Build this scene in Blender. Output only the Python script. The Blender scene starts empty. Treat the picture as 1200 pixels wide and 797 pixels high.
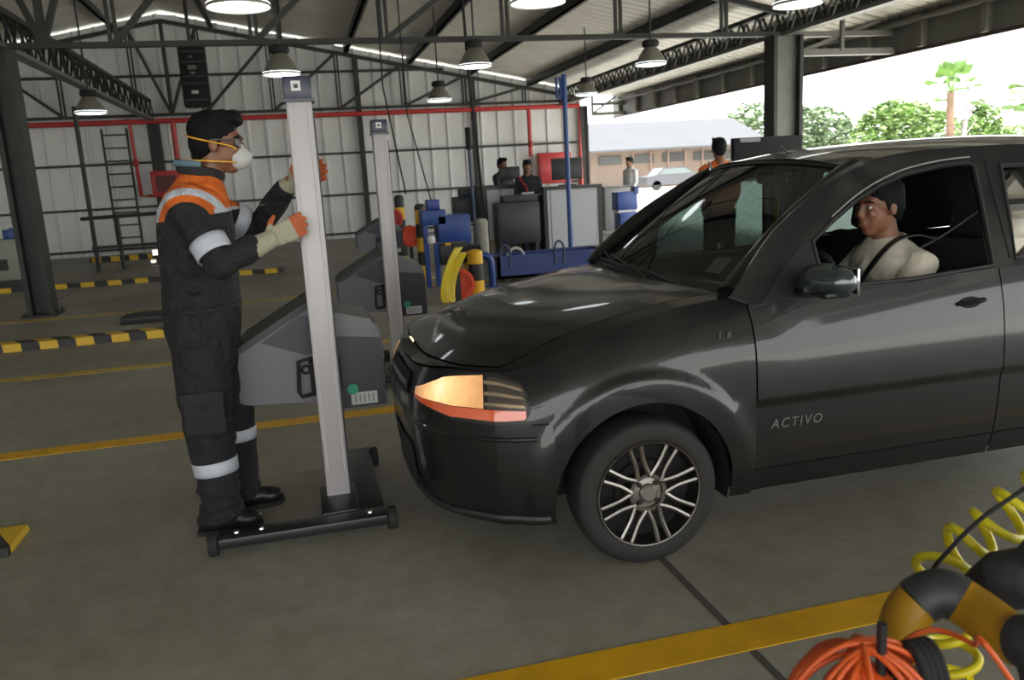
import bpy, bmesh, math, random
from mathutils import Vector, Matrix, noise
from mathutils.geometry import tessellate_polygon
random.seed(7)
C = bpy.context.scene.collection
PI = math.pi
R = math.radians

# ---------------------------------------------------------------- camera
F, EYE, CX, CY = 960.0, 1.47, 600.0, 398.5
dn = Vector((275., 4800., F)).normalized()
ax = Vector((3900., -405., F)); ax = (ax - ax.dot(dn) * dn).normalized()
az = -dn
ay = az.cross(ax)
if ay.z < 0: ay = -ay
def ray(px, py):
    v = Vector((px - CX, py - CY, F)); return Vector((v.dot(ax), v.dot(ay), v.dot(az)))
def G(px, py, z=0.0):            # point of the plane at height z
    d = ray(px, py); t = (z - EYE) / d.z; return Vector((d.x * t, d.y * t, z))
def P(px, py, y):                # point of the vertical plane at depth y
    d = ray(px, py); t = y / d.y; return Vector((d.x * t, y, EYE + d.z * t))
cam = bpy.data.cameras.new('camera'); camo = bpy.data.objects.new('camera', cam); C.objects.link(camo)
cam.sensor_width = 36; cam.lens = F / 1200 * 36; cam.clip_start = 0.05; cam.clip_end = 600
Rt = Matrix(((ax.x, -ax.y, -ax.z), (ay.x, -ay.y, -ay.z), (az.x, -az.y, -az.z)))
camo.matrix_world = Matrix.Translation((0, 0, EYE)) @ Rt.to_4x4()
cam.dof.use_dof = True; cam.dof.focus_distance = 3.4; cam.dof.aperture_fstop = 4.5
bpy.context.scene.camera = camo
sc = bpy.context.scene
sc.view_settings.view_transform = 'Standard'; sc.view_settings.look = 'None'
sc.view_settings.exposure = 0.0; sc.view_settings.gamma = 1.0
sc.view_settings.use_curve_mapping = False
sc.cycles.use_denoising = True
sc.cycles.max_bounces = 8; sc.cycles.diffuse_bounces = 5; sc.cycles.glossy_bounces = 4
sc.cycles.transparent_max_bounces = 12; sc.cycles.sample_clamp_indirect = 6.0
sc.cycles.caustics_reflective = False; sc.cycles.caustics_refractive = False
# ---------------------------------------------------------------- sky: bright overcast
W = bpy.data.worlds.new('overcast_sky'); sc.world = W; W.use_nodes = True
wn = W.node_tree; bgn = wn.nodes['Background']
tc = wn.nodes.new('ShaderNodeTexCoord'); sx = wn.nodes.new('ShaderNodeSeparateXYZ'); cr = wn.nodes.new('ShaderNodeValToRGB')
wn.links.new(tc.outputs['Generated'], sx.inputs[0]); wn.links.new(sx.outputs['Z'], cr.inputs[0]); wn.links.new(cr.outputs[0], bgn.inputs[0])
cr.color_ramp.elements[0].position = 0.0; cr.color_ramp.elements[0].color = (0.97, 0.97, 0.93, 1)
cr.color_ramp.elements[1].position = 0.6; cr.color_ramp.elements[1].color = (0.86, 0.93, 1.0, 1)
bgn.inputs[1].default_value = 4.2
sun = bpy.data.lights.new('hazy_sun', 'SUN'); sun.energy = 17.0; sun.angle = R(8); sun.color = (1.0, .95, .86)
suno = bpy.data.objects.new('hazy_sun', sun); C.objects.link(suno); suno.rotation_euler = (R(20), R(14), 0)      # high, slightly from the right and from behind
def portal(loc, rot, sx_, sy_):
    l = bpy.data.lights.new('sky_portal', 'AREA'); l.shape = 'RECTANGLE'; l.size = sx_; l.size_y = sy_
    l.cycles.is_portal = True
    o = bpy.data.objects.new('sky_portal', l); C.objects.link(o); o.location = loc; o.rotation_euler = rot
portal((10.4, 8, 1.6), (0, R(90), 0), 3.3, 34)       # open right side of the shed
portal((-1.5, -9.1, 2.6), (R(90), 0, 0), 26, 5.2)     # open end behind the photographer
portal((9.9, 24.3, 1.7), (R(-90), 0, 0), 2.4, 3.4)    # gap right of the back wall

# ---------------------------------------------------------------- materials
MATS = {}
def mat(name, col, rough=0.5, metal=0.0, var=0.0, vscale=6.0, bump=0.0, bscale=40.0, coat=0.0, spec=None, emis=0.0):
    if name in MATS: return MATS[name]
    m = bpy.data.materials.new(name); m.use_nodes = True; nt = m.node_tree; b = nt.nodes['Principled BSDF']
    b.inputs['Base Color'].default_value = (*col, 1); b.inputs['Roughness'].default_value = rough
    b.inputs['Metallic'].default_value = metal; b.inputs['Coat Weight'].default_value = coat
    b.inputs['Coat Roughness'].default_value = 0.05
    if spec is not None: b.inputs['Specular IOR Level'].default_value = spec
    if emis:
        b.inputs['Emission Color'].default_value = (*col, 1); b.inputs['Emission Strength'].default_value = emis
    if var or bump:
        co = nt.nodes.new('ShaderNodeTexCoord')
    if var:
        n = nt.nodes.new('ShaderNodeTexNoise'); n.inputs['Scale'].default_value = vscale; n.inputs['Detail'].default_value = 6
        r = nt.nodes.new('ShaderNodeValToRGB')
        r.color_ramp.elements[0].position = .3; r.color_ramp.elements[1].position = .7
        r.color_ramp.elements[0].color = (*[c * (1 - var) for c in col], 1); r.color_ramp.elements[1].color = (*[min(1, c * (1 + var)) for c in col], 1)
        nt.links.new(co.outputs['Object'], n.inputs['Vector']); nt.links.new(n.outputs['Fac'], r.inputs[0]); nt.links.new(r.outputs[0], b.inputs['Base Color'])
    if bump:
        n2 = nt.nodes.new('ShaderNodeTexNoise'); n2.inputs['Scale'].default_value = bscale; n2.inputs['Detail'].default_value = 4
        bm_ = nt.nodes.new('ShaderNodeBump'); bm_.inputs['Strength'].default_value = bump; bm_.inputs['Distance'].default_value = .02
        nt.links.new(co.outputs['Object'], n2.inputs['Vector']); nt.links.new(n2.outputs['Fac'], bm_.inputs['Height']); nt.links.new(bm_.outputs[0], b.inputs['Normal'])
    MATS[name] = m; return m
def glass(name, tint, rough=0.02, ior=1.5):
    if name in MATS: return MATS[name]
    m = bpy.data.materials.new(name); m.use_nodes = True; nt = m.node_tree; nt.nodes.clear()
    o = nt.nodes.new('ShaderNodeOutputMaterial'); mx = nt.nodes.new('ShaderNodeMixShader'); fr = nt.nodes.new('ShaderNodeFresnel')
    t = nt.nodes.new('ShaderNodeBsdfTransparent'); g = nt.nodes.new('ShaderNodeBsdfGlossy')
    fr.inputs['IOR'].default_value = ior; t.inputs[0].default_value = (*tint, 1); g.inputs['Roughness'].default_value = rough
    nt.links.new(fr.outputs[0], mx.inputs[0]); nt.links.new(t.outputs[0], mx.inputs[1]); nt.links.new(g.outputs[0], mx.inputs[2]); nt.links.new(mx.outputs[0], o.inputs[0])
    MATS[name] = m; return m
def hazard(name, a, b_, scale, axis=(1, 0, 0), dull=.55):
    """two-colour stripes along an axis of the object's own coordinates"""
    m = bpy.data.materials.new(name); m.use_nodes = True; nt = m.node_tree; b = nt.nodes['Principled BSDF']; b.inputs['Roughness'].default_value = dull
    co = nt.nodes.new('ShaderNodeTexCoord'); d = nt.nodes.new('ShaderNodeVectorMath'); d.operation = 'DOT_PRODUCT'; d.inputs[1].default_value = axis
    mu = nt.nodes.new('ShaderNodeMath'); mu.operation = 'MULTIPLY'; mu.inputs[1].default_value = scale
    fr = nt.nodes.new('ShaderNodeMath'); fr.operation = 'FRACT'; gt = nt.nodes.new('ShaderNodeMath'); gt.operation = 'GREATER_THAN'; gt.inputs[1].default_value = .5
    mx = nt.nodes.new('ShaderNodeMix'); mx.data_type = 'RGBA'; mx.inputs[6].default_value = (*a, 1); mx.inputs[7].default_value = (*b_, 1)
    nt.links.new(co.outputs['Object'], d.inputs[0]); nt.links.new(d.outputs['Value'], mu.inputs[0]); nt.links.new(mu.outputs[0], fr.inputs[0])
    nt.links.new(fr.outputs[0], gt.inputs[0]); nt.links.new(gt.outputs[0], mx.inputs[0]); nt.links.new(mx.outputs[2], b.inputs['Base Color'])
    return m
STEEL = mat('painted_dark_steel', (.026, .027, .025), .6, .2, var=.25, vscale=3)
STEEL_L = mat('painted_grey_steel', (.13, .13, .115), .5, .2, var=.15, vscale=3)
BLACK = mat('black_plastic', (.012, .012, .014), .45)
BLACKM = mat('matt_black', (.008, .008, .009), .85)
RUBBER = mat('rubber', (.013, .013, .012), .8, bump=.15, bscale=60)
RED = mat('red_paint', (.42, .025, .02), .4)
YEL = mat('yellow_paint', (.5, .30, .012), .5, var=.15, vscale=8)
BLUE = mat('blue_paint', (.008, .045, .22), .4)
WHITE = mat('white_enamel', (.6, .6, .6), .4)
CHROME = mat('chrome', (.6, .6, .58), .25, 1.0)

# ---------------------------------------------------------------- helpers
class MB:
    def __init__(s): s.bm = bmesh.new()
    def box(s, c, d, rz=0, rx=0, ry=0, bev=0.0):
        m = Matrix.Translation(c) @ Matrix.Rotation(rz, 4, 'Z') @ Matrix.Rotation(ry, 4, 'Y') @ Matrix.Rotation(rx, 4, 'X') @ Matrix.Diagonal((*d, 1))
        r = bmesh.ops.create_cube(s.bm, size=1, matrix=m)
        if bev:
            es = {e for v in r['verts'] for e in v.link_edges}
            bmesh.ops.bevel(s.bm, geom=list(es), offset=bev, segments=2, affect='EDGES', profile=.5)
        return s
    def span(s, a, b, bev=0.0):      # box between two corners
        a, b = Vector(a), Vector(b)
        return s.box((a + b) / 2, [max(1e-4, abs(v)) for v in (b - a)], bev=bev)
    def tube(s, pts, r, n=10, closed=False, ry=None, up=None, caps=True):
        pts = [Vector(p) for p in pts]; L = len(pts)
        rr = r if isinstance(r, (list, tuple)) else [r] * L
        r2 = ry if isinstance(ry, (list, tuple)) else ([ry] * L if ry is not None else rr)
        rings = []; prev = None
        for i, p in enumerate(pts):
            if closed: t = (pts[(i + 1) % L] - pts[i - 1])
            else: t = (pts[min(i + 1, L - 1)] - pts[max(i - 1, 0)])
            t.normalize()
            if prev is None:
                u = Vector(up) if up else (Vector((0, 0, 1)) if abs(t.z) < .9 else Vector((1, 0, 0)))
            else: u = prev
            u = (u - u.dot(t) * t)
            if u.length < 1e-6: u = t.orthogonal()
            u.normalize(); prev = u; v = t.cross(u)
            rings.append([s.bm.verts.new(p + u * rr[i] * math.cos(2 * PI * k / n) + v * r2[i] * math.sin(2 * PI * k / n)) for k in range(n)])
        M_ = L if closed else L - 1
        for i in range(M_):
            a, b = rings[i], rings[(i + 1) % L]
            for k in range(n): s.bm.faces.new((a[k], a[(k + 1) % n], b[(k + 1) % n], b[k]))
        if not closed and caps:
            s.bm.faces.new(list(reversed(rings[0]))); s.bm.faces.new(rings[-1])
        return s
    def bar(s, a, b, w, h=None):     # square section bar
        a, b = Vector(a), Vector(b); h = h or w
        t = (b - a).normalized(); u = Vector((0, 0, 1)) if abs(t.z) < .95 else Vector((0, 1, 0))
        u = (u - u.dot(t) * t).normalized(); v = t.cross(u)
        q = []
        for p in (a, b):
            q.append([s.bm.verts.new(p + u * h / 2 * i + v * w / 2 * j) for i, j in ((1, 1), (1, -1), (-1, -1), (-1, 1))])
        for k in range(4): s.bm.faces.new((q[0][k], q[0][(k + 1) % 4], q[1][(k + 1) % 4], q[1][k]))
        s.bm.faces.new(list(reversed(q[0]))); s.bm.faces.new(q[1]); return s
    def lathe(s, prof, o=(0, 0, 0), axis='Z', n=32, close=False):
        o = Vector(o); rings = []
        for r, h in prof:
            ring = []
            for k in range(n):
                a = 2 * PI * k / n; c, d = r * math.cos(a), r * math.sin(a)
                ring.append(s.bm.verts.new(o + (Vector((c, d, h)) if axis == 'Z' else Vector((c, h, d)) if axis == 'Y' else Vector((h, c, d)))))
            rings.append(ring)
        L = len(rings)
        for i in range(L if close else L - 1):
            a, b = rings[i], rings[(i + 1) % L]
            for k in range(n): s.bm.faces.new((a[k], a[(k + 1) % n], b[(k + 1) % n], b[k]))
        return s
    def prism(s, poly, a, b, axis='Y'):
        def put(p, t): return Vector((p[0], t, p[1])) if axis == 'Y' else Vector((p[0], p[1], t)) if axis == 'Z' else Vector((t, p[0], p[1]))
        A = [s.bm.verts.new(put(p, a)) for p in poly]; B = [s.bm.verts.new(put(p, b)) for p in poly]; n = len(poly)
        for k in range(n): s.bm.faces.new((A[k], A[(k + 1) % n], B[(k + 1) % n], B[k]))
        s.bm.faces.new(A); s.bm.faces.new(list(reversed(B))); return s
    def ell(s, c, r, m=None, seg=20):
        M_ = Matrix.Translation(c) @ Matrix.Diagonal((*(r if isinstance(r, (tuple, list)) else (r, r, r)), 1))
        if m is not None: M_ = m @ M_
        bmesh.ops.create_uvsphere(s.bm, u_segments=seg, v_segments=seg // 2 + 2, radius=1, matrix=M_); return s
    def grid(s, rows):
        V = [[s.bm.verts.new(p) for p in r] for r in rows]
        for i in range(len(V) - 1):
            for j in range(len(V[i]) - 1):
                s.bm.faces.new((V[i][j], V[i + 1][j], V[i + 1][j + 1], V[i][j + 1]))
        return s
    def build(s, name, m, parent=None, smooth=True, ang=35, doubles=True):
        if doubles: bmesh.ops.remove_doubles(s.bm, verts=s.bm.verts, dist=1e-5)
        bmesh.ops.recalc_face_normals(s.bm, faces=s.bm.faces)
        me = bpy.data.meshes.new(name); s.bm.to_mesh(me); s.bm.free()
        return link(name, me, m, parent, smooth, ang)
def sharp(me, ang):
    b = bmesh.new(); b.from_mesh(me)
    for e in b.edges:
        e.smooth = not (len(e.link_faces) == 2 and e.calc_face_angle(0) > R(ang))
    for f in b.faces: f.smooth = True
    b.to_mesh(me); b.free()
def link(name, me, m, parent, smooth=True, ang=35):
    for x in (m if isinstance(m, (list, tuple)) else [m]): me.materials.append(x)
    if smooth: sharp(me, ang)
    o = bpy.data.objects.new(name, me); C.objects.link(o)
    if parent is not None:
        o.parent = parent; o.matrix_parent_inverse = PINV(parent)
    return o
def WM(o):
    m = Matrix.Translation(o.location) @ o.rotation_euler.to_matrix().to_4x4() @ Matrix.Diagonal((*o.scale, 1))
    return WM(o.parent) @ o.matrix_parent_inverse @ m if o.parent else m
LOCAL = set()
def PINV(p):
    r = p
    while r.parent: r = r.parent
    return Matrix.Identity(4) if r.name in LOCAL else WM(p).inverted()
def thing(name, label, cat, loc=(0, 0, 0), group=None, local=False):
    o = bpy.data.objects.new(name, None); C.objects.link(o); o.location = loc; o.empty_display_size = .1
    o['label'] = label; o['category'] = cat
    if group: o['group'] = group
    if local: LOCAL.add(o.name)       # its parts are written in its own coordinates
    return o
def tag(o, label, cat, group=None, kind=None):
    o['label'] = label; o['category'] = cat
    if group: o['group'] = group
    if kind: o['kind'] = kind
    return o
def struct(o): o['kind'] = 'structure'; return o
def dup(root, loc, rz=None, label=None, group=None, scale=None):
    r = root.copy(); C.objects.link(r); r.location = loc
    if rz is not None: r.rotation_euler = (0, 0, rz)
    if scale: r.scale = scale
    if label: r['label'] = label
    if group: r['group'] = group
    for ch in list(root.children):
        c = ch.copy(); C.objects.link(c); c.parent = r; c.matrix_parent_inverse = ch.matrix_parent_inverse.copy()
        for g in list(ch.children):
            d = g.copy(); C.objects.link(d); d.parent = c; d.matrix_parent_inverse = g.matrix_parent_inverse.copy()
    return r
def fuse(mb, name, m, parent, voxel=.01, it=4, mats=None):
    """one continuous skin over overlapping closed pieces"""
    bmesh.ops.recalc_face_normals(mb.bm, faces=mb.bm.faces)
    me = bpy.data.meshes.new('tmp'); mb.bm.to_mesh(me); mb.bm.free()
    o = bpy.data.objects.new('tmp', me); C.objects.link(o)
    r = o.modifiers.new('r', 'REMESH'); r.mode = 'VOXEL'; r.voxel_size = voxel; r.use_smooth_shade = True
    if it:
        s = o.modifiers.new('s', 'SMOOTH'); s.iterations = it; s.factor = .5
    dg = bpy.context.evaluated_depsgraph_get(); dg.update()
    me2 = bpy.data.meshes.new_from_object(o.evaluated_get(dg))
    bpy.data.objects.remove(o); bpy.data.meshes.remove(me)
    me2.materials.clear(); me2.name = name
    return link(name, me2, m, parent, True, 180)
def lerp(a, b, t): return a + (b - a) * t
def interp(x, xs, ys):
    if x <= xs[0]: return ys[0]
    for i in range(len(xs) - 1):
        if x <= xs[i + 1]:
            t = (x - xs[i]) / (xs[i + 1] - xs[i]); return ys[i] + (ys[i + 1] - ys[i]) * t
    return ys[-1]
def smooth(pts, k=8):
    """Catmull-Rom through points"""
    pts = [Vector(p) for p in pts]; out = []
    for i in range(len(pts) - 1):
        p0 = pts[max(i - 1, 0)]; p1 = pts[i]; p2 = pts[i + 1]; p3 = pts[min(i + 2, len(pts) - 1)]
        for j in range(k):
            t = j / k
            out.append(.5 * ((2 * p1) + (p2 - p0) * t + (2 * p0 - 5 * p1 + 4 * p2 - p3) * t * t + (3 * p1 - p0 - 3 * p2 + p3) * t ** 3))
    out.append(pts[-1]); return out
def spl(x, xs, ys):
    """smooth interpolation of a profile"""
    n = len(xs)
    if x <= xs[0]: return ys[0]
    if x >= xs[-1]: return ys[-1]
    for i in range(n - 1):
        if x <= xs[i + 1]:
            h = xs[i + 1] - xs[i]; t = (x - xs[i]) / h
            m0 = (ys[i + 1] - ys[i - 1]) / (xs[i + 1] - xs[i - 1]) if i > 0 else (ys[i + 1] - ys[i]) / h
            m1 = (ys[i + 2] - ys[i]) / (xs[i + 2] - xs[i]) if i < n - 2 else (ys[i + 1] - ys[i]) / h
            return (2 * t**3 - 3 * t**2 + 1) * ys[i] + (t**3 - 2 * t**2 + t) * h * m0 + (-2 * t**3 + 3 * t**2) * ys[i + 1] + (t**3 - t**2) * h * m1
# ================================================================ the shed
RIDGE, SL = -2.9, .2
def roofz(x): return 6.18 - SL * abs(x - RIDGE)
XL, XE, YB, YF = -14.0, 9.8, 24.0, -9.0  # roof end behind the camera pushed back, out of view, to darken the foreground
def floor_mat():
    m = bpy.data.materials.new('worn_concrete'); m.use_nodes = True; nt = m.node_tree; b = nt.nodes['Principled BSDF']
    co = nt.nodes.new('ShaderNodeTexCoord')
    def nz(s, d=8, r=.6):
        n = nt.nodes.new('ShaderNodeTexNoise'); n.inputs['Scale'].default_value = s; n.inputs['Detail'].default_value = d; n.inputs['Roughness'].default_value = r
        nt.links.new(co.outputs['Object'], n.inputs['Vector']); return n
    a = nz(.55); r = nt.nodes.new('ShaderNodeValToRGB'); e = r.color_ramp.elements
    e[0].position = .35; e[0].color = (.235, .208, .165, 1); e[1].position = .65; e[1].color = (.36, .355, .30, 1)
    nt.links.new(a.outputs['Fac'], r.inputs[0])
    c = nz(9, 8, .7); r2 = nt.nodes.new('ShaderNodeValToRGB'); e = r2.color_ramp.elements
    e[0].position = .3; e[0].color = (.78, .76, .74, 1); e[1].position = .7; e[1].color = (1.08, 1.08, 1.08, 1)
    nt.links.new(c.outputs['Fac'], r2.inputs[0])
    mx = nt.nodes.new('ShaderNodeMix'); mx.data_type = 'RGBA'; mx.blend_type = 'MULTIPLY'; mx.inputs[0].default_value = 1
    nt.links.new(r.outputs[0], mx.inputs[6]); nt.links.new(r2.outputs[0], mx.inputs[7]); nt.links.new(mx.outputs[2], b.inputs['Base Color'])
    rr = nt.nodes.new('ShaderNodeMapRange'); rr.inputs[3].default_value = .42; rr.inputs[4].default_value = .7
    nt.links.new(a.outputs['Fac'], rr.inputs[0]); nt.links.new(rr.outputs[0], b.inputs['Roughness']); b.inputs['Specular IOR Level'].default_value = .5
    return m
m = MB(); m.span((XL, YF - 1, -.2), (XE, YB + .3, 0)); struct(m.build('floor', floor_mat(), smooth=False))
OUTC = mat('bright_outdoor_concrete', (.52, .51, .47), .8, var=.06, vscale=.3)
m = MB()
for a, b in (((XE, -80), (260, 200)), ((-60, YB + .3), (XE, 200)), ((-60, -80), (XE, YF - 1))):
    m.span((a[0], a[1], -.25), (b[0], b[1], -.02))
struct(m.build('ground_outside', OUTC, smooth=False))
FY = mat('floor_line_yellow', (.66, .36, .008), .5, var=.18, vscale=5)
FYD = mat('floor_line_yellow_worn', (.50, .35, .06), .6, var=.35, vscale=4)
for y, w, mm, x0, x1 in ((2.12, .15, FY, -6, 9.6), (5.29, .15, FY, XL + 1, 9.6), (7.7, .16, FYD, XL + 1, 9.6), (11.6, .2, FYD, XL + 1, 9.6)):
    struct(MB().span((x0, y - w / 2, 0), (x1, y + w / 2, .003)).build('floor_line', mm, smooth=False))
JO = mat('joint_filler', (.075, .068, .06), .7)
for x, y0, y1 in ((1.215, YF, 2.04), (1.215, 2.2, 5.2), (-3.7, 13, 23.9)):
    struct(MB().span((x - .013, y0, 0), (x + .013, y1, .0015)).build('floor_joint_line', JO, smooth=False))

# corrugated back wall, following the gable, a gap of daylight under the roof
WALLM = mat('wall_sheet_metal', (.66, .67, .66), .55, .05, var=.06, vscale=1.2)
def corr(xs0, xs1, y, top, bot=0, per=.5):
    m = MB(); x = xs0; P_ = []
    while x < xs1:
        P_ += [(x, 0), (x + per - .11, 0), (x + per - .085, -.05), (x + per - .025, -.05), (x + per, 0)]; x += per
    v0 = [m.bm.verts.new((px_, y + d, bot)) for px_, d in P_]; v1 = [m.bm.verts.new((px_, y + d, top(px_))) for px_, d in P_]
    for i in range(len(P_) - 1): m.bm.faces.new((v0[i], v0[i + 1], v1[i + 1], v1[i]))
    return m
struct(corr(XL, 8.35, YB, lambda x: roofz(x) - .05).build('wall_back', WALLM, smooth=False))
m = MB(); y = YF
while y < YB:
    m.bm.faces.new([m.bm.verts.new(p) for p in ((XL, y, 0), (XL, y + .4, 0), (XL, y + .4, roofz(XL)), (XL, y, roofz(XL)))])
    m.bm.faces.new([m.bm.verts.new(p) for p in ((XL, y + .4, 0), (XL + .05, y + .5, 0), (XL + .05, y + .5, roofz(XL)), (XL, y + .4, roofz(XL)))])
    y += .5
struct(m.build('added_wall_left', WALLM, smooth=False, doubles=False))  # unseen side wall, added to darken the left of the shed
# roof: ribbed sheets with ribs running down the slope
ROOFM = mat('roof_sheet_underside', (.60, .585, .53), .6, .05, var=.08, vscale=.8)
m = MB(); y = YF
prof = []
while y < YB + .15:
    prof += [(y, 0), (y + .19, 0), (y + .215, .035), (y + .255, .035)]; y += .28
for xa, xb in ((XL - .3, RIDGE), (RIDGE, XE)):
    A = [m.bm.verts.new((xa, y_, roofz(xa) + d)) for y_, d in prof]; B = [m.bm.verts.new((xb, y_, roofz(xb) + d)) for y_, d in prof]
    for i in range(len(prof) - 1): m.bm.faces.new((A[i], A[i + 1], B[i + 1], B[i]))
struct(m.build('ceiling', ROOFM, smooth=False, doubles=False))
# purlins along the shed
PX_ = [8.68, 6.9, 5.15, 3.44, 1.72, 0.0, -1.72, -4.1, -5.8, -7.5, -9.2, -10.9, -12.6]
for x in PX_:
    z = roofz(x)
    struct(MB().span((x - .035, YF + .1, z - .2), (x + .035, YB + .4, z - .012)).span((x - .035, YF + .1, z - .2), (x + .09, YB + .4, z - .18)).build('roof_purlin_beam', STEEL, smooth=False))
# portal trusses
NX = [6.68, 4.93, 3.18, 1.43, -.32, -2.07]
def truss(y, zb, diag_from, xr):
    m = MB(); s = .075
    xl = XL + .2
    m.bar((xl, y, zb), (xr, y, zb), .1, .07)
    m.bar((RIDGE, y, roofz(RIDGE) - .3), (xr, y, roofz(xr) - .3), .1, .09)
    m.bar((RIDGE, y, roofz(RIDGE) - .3), (xl, y, roofz(xl) - .3), .1, .09)
    xs = NX + [RIDGE] + [2 * RIDGE - x for x in reversed(NX)]
    for x in xs:
        if abs(x - RIDGE) < .01: m.bar((x, y, zb), (x, y, roofz(x) - .3), .09, .09); continue
        for d in (-.04, .04): m.bar((x + d, y, zb), (x + d, y, roofz(x) - .3), .045, .045)
    for i in range(len(xs) - 1):
        a, b = xs[i], xs[i + 1]
        if b >= RIDGE - .01:
            if a > diag_from: continue
            m.bar((b, y, zb), (a, y, roofz(a) - .3), s, s)
        else: m.bar((a, y, zb), (b, y, roofz(b) - .3), s, s)
    return m
struct(truss(12.1, 3.43, 4.0, 7.75).build('roof_truss_beam', STEEL, smooth=False))
struct(truss(23.7, 3.55, 9.0, 8.2).build('roof_truss_beam', STEEL, smooth=False))
struct(truss(0.3, 3.43, 4.0, 7.75).build('roof_truss_beam', STEEL, smooth=False))
# lattice girders along the shed
def girder(x, y0, y1, z0, z1, step, low):
    m = MB(); m.bar((x, y0, z1), (x, y1, z1), .12, .07)
    for d in (-.05, .05):
        y = y0; k = 0
        while y < y1 - step / 2:
            m.bar((x + d, y, z0 if k % 2 else z1), (x + d, y + step, z1 if k % 2 else z0), .03, .03); y += step; k += 1
    o = struct(m.build('lattice_girder_beam', STEEL, smooth=False))
    MB().bar((x, y0, z0), (x, y1, z0), .17, .06).build('lower_flange', low, o, smooth=False)
girder(-3.4, YF, 23.6, 3.43, 3.9, .33, STEEL_L)
girder(7.75, YF, 23.8, 3.43, 3.83, .26, STEEL_L)
# columns
def column(x, y, w, top=3.4, d=.3, mm=STEEL, web=STEEL):
    m = MB()
    for s_ in (-1, 1): m.span((x + s_ * w / 2 - .03, y - d / 2, .02), (x + s_ * w / 2 + .03, y + d / 2, top))
    o = struct(m.build('steel_column', mm, smooth=False))
    MB().span((x - w / 2 + .03, y - .03, .02), (x + w / 2 - .03, y + .03, top)).build('web', web, o, smooth=False)
    b = MB().box((x, y, .012), (w + .18, d + .18, .024))
    for sx_ in (-1, 1):
        for sy_ in (-1, 1): b.lathe([(0, .06), (.018, .06), (.018, .02)], (x + sx_ * (w / 2 + .055), y + sy_ * (d / 2 + .05), 0), n=6)
        b.prism([(x + sx_ * w / 2, .02), (x + sx_ * (w / 2 + .07), .02), (x + sx_ * w / 2, .16)], y - .01, y + .01)
    b.build('base_plate', mm, o, smooth=False)
column(-3.42, 12.1, .24)
column(7.73, 12.1, .46, mm=STEEL, web=STEEL_L)
column(7.73, .3, .46); column(-3.42, .3, .24)
column(8.52, 23.85, .2, d=.14); column(-3.42, 23.85, .24, d=.14); column(-13.7, 12.1, .24)
# wall framing: posts and horizontal girts in front of the sheet
for x in (-8.2, 1.95, 5.2):
    struct(MB().span((x - .07, 23.78, 0), (x + .07, 23.93, roofz(x) - .3)).build('wall_post_column', STEEL, smooth=False))
for z in (.14, 1.22, 2.36, 4.55):
    xe = 8.3 if z < 4 else 4.4
    struct(MB().span((XL, 23.84, z - .03), (xe, 23.94, z + .03)).build('wall_girt_beam', STEEL, smooth=False))
# canopy edge right: fascia with stiffeners, struts back to the columns
m = MB().span((XE - .02, YF, 3.1), (XE + .02, YB + .6, 3.72)); y = YF + .4
while y < YB:
    m.span((XE - .14, y - .05, 3.1), (XE - .02, y + .05, 3.6)); y += 1.25
m.span((XE - .2, YF, 3.5), (XE, YB + .6, 3.54))
o = struct(m.build('canopy_fascia_beam', mat('fascia_grey', (.12, .12, .105), .6, var=.1, vscale=2), smooth=False))
MB().span((XE - .05, YF, 3.05), (XE + .03, YB + .6, 3.1)).build('bottom_lip', mat('dark_red_brown', (.035, .015, .013), .6), o, smooth=False)
for y in (.3, 12.1, 23.7):
    m = MB(); m.bar((7.9 if y < 20 else 8.75, y, 3.42), (XE - .05, y, 3.42), .1, .08); m.bar((7.9 if y < 20 else 8.75, y, 3.14), (XE - .05, y, 3.14), .12, .1); m.bar((7.95 if y < 20 else 8.75, y, 3.14), (9.5, y, 3.62), .05, .05)
    m.bar((8.75, y - .05, 3.14), (8.75, y - .05, 3.7), .06, .06)
    struct(m.build('canopy_bracket_beam', STEEL_L, smooth=False))
struct(MB().span((8.62, YF, 3.62), (8.74, YB + .4, 3.7)).build('canopy_rail_beam', STEEL, smooth=False))

# ================================================================ outdoors
t = thing('warehouse', 'long low warehouse with grey sheet roof across the sunlit yard', 'building', (29, 62, 0), local=False)
WR = mat('pale_grey_roofing', (.055, .058, .064), .7, var=.06, vscale=.4)
m = MB(); A = []
m.prism([(59.5, 2.85), (59.5, 2.98), (66, 5.35), (66, 5.2)], 10.5, 37.2, axis='X').prism([(66, 5.35), (66, 5.2), (73, 2.85), (73, 2.98)], 10.5, 37.2, axis='X')
m.build('roof', WR, t, smooth=False)
PK = mat('pinkish_plaster', (.20, .15, .12), .8, var=.1, vscale=.5)
MB().span((11, 61.5, 0), (37, 72, 2.9)).build('wall', PK, t, smooth=False)
for i in range(9): MB().span((12.3 + i * 2.7, 61.4, 1.9), (14.2 + i * 2.7, 61.55, 2.55)).build('window', mat('dark_window', (.05, .05, .05), .3), t, smooth=False)
for i in range(7): MB().span((25.9 + i * 1.5, 61.35, .1), (26.0 + i * 1.5, 61.5, 2.8)).build('pilaster', mat('darker_plaster', (.3, .2, .16), .8), t, smooth=False)

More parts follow.
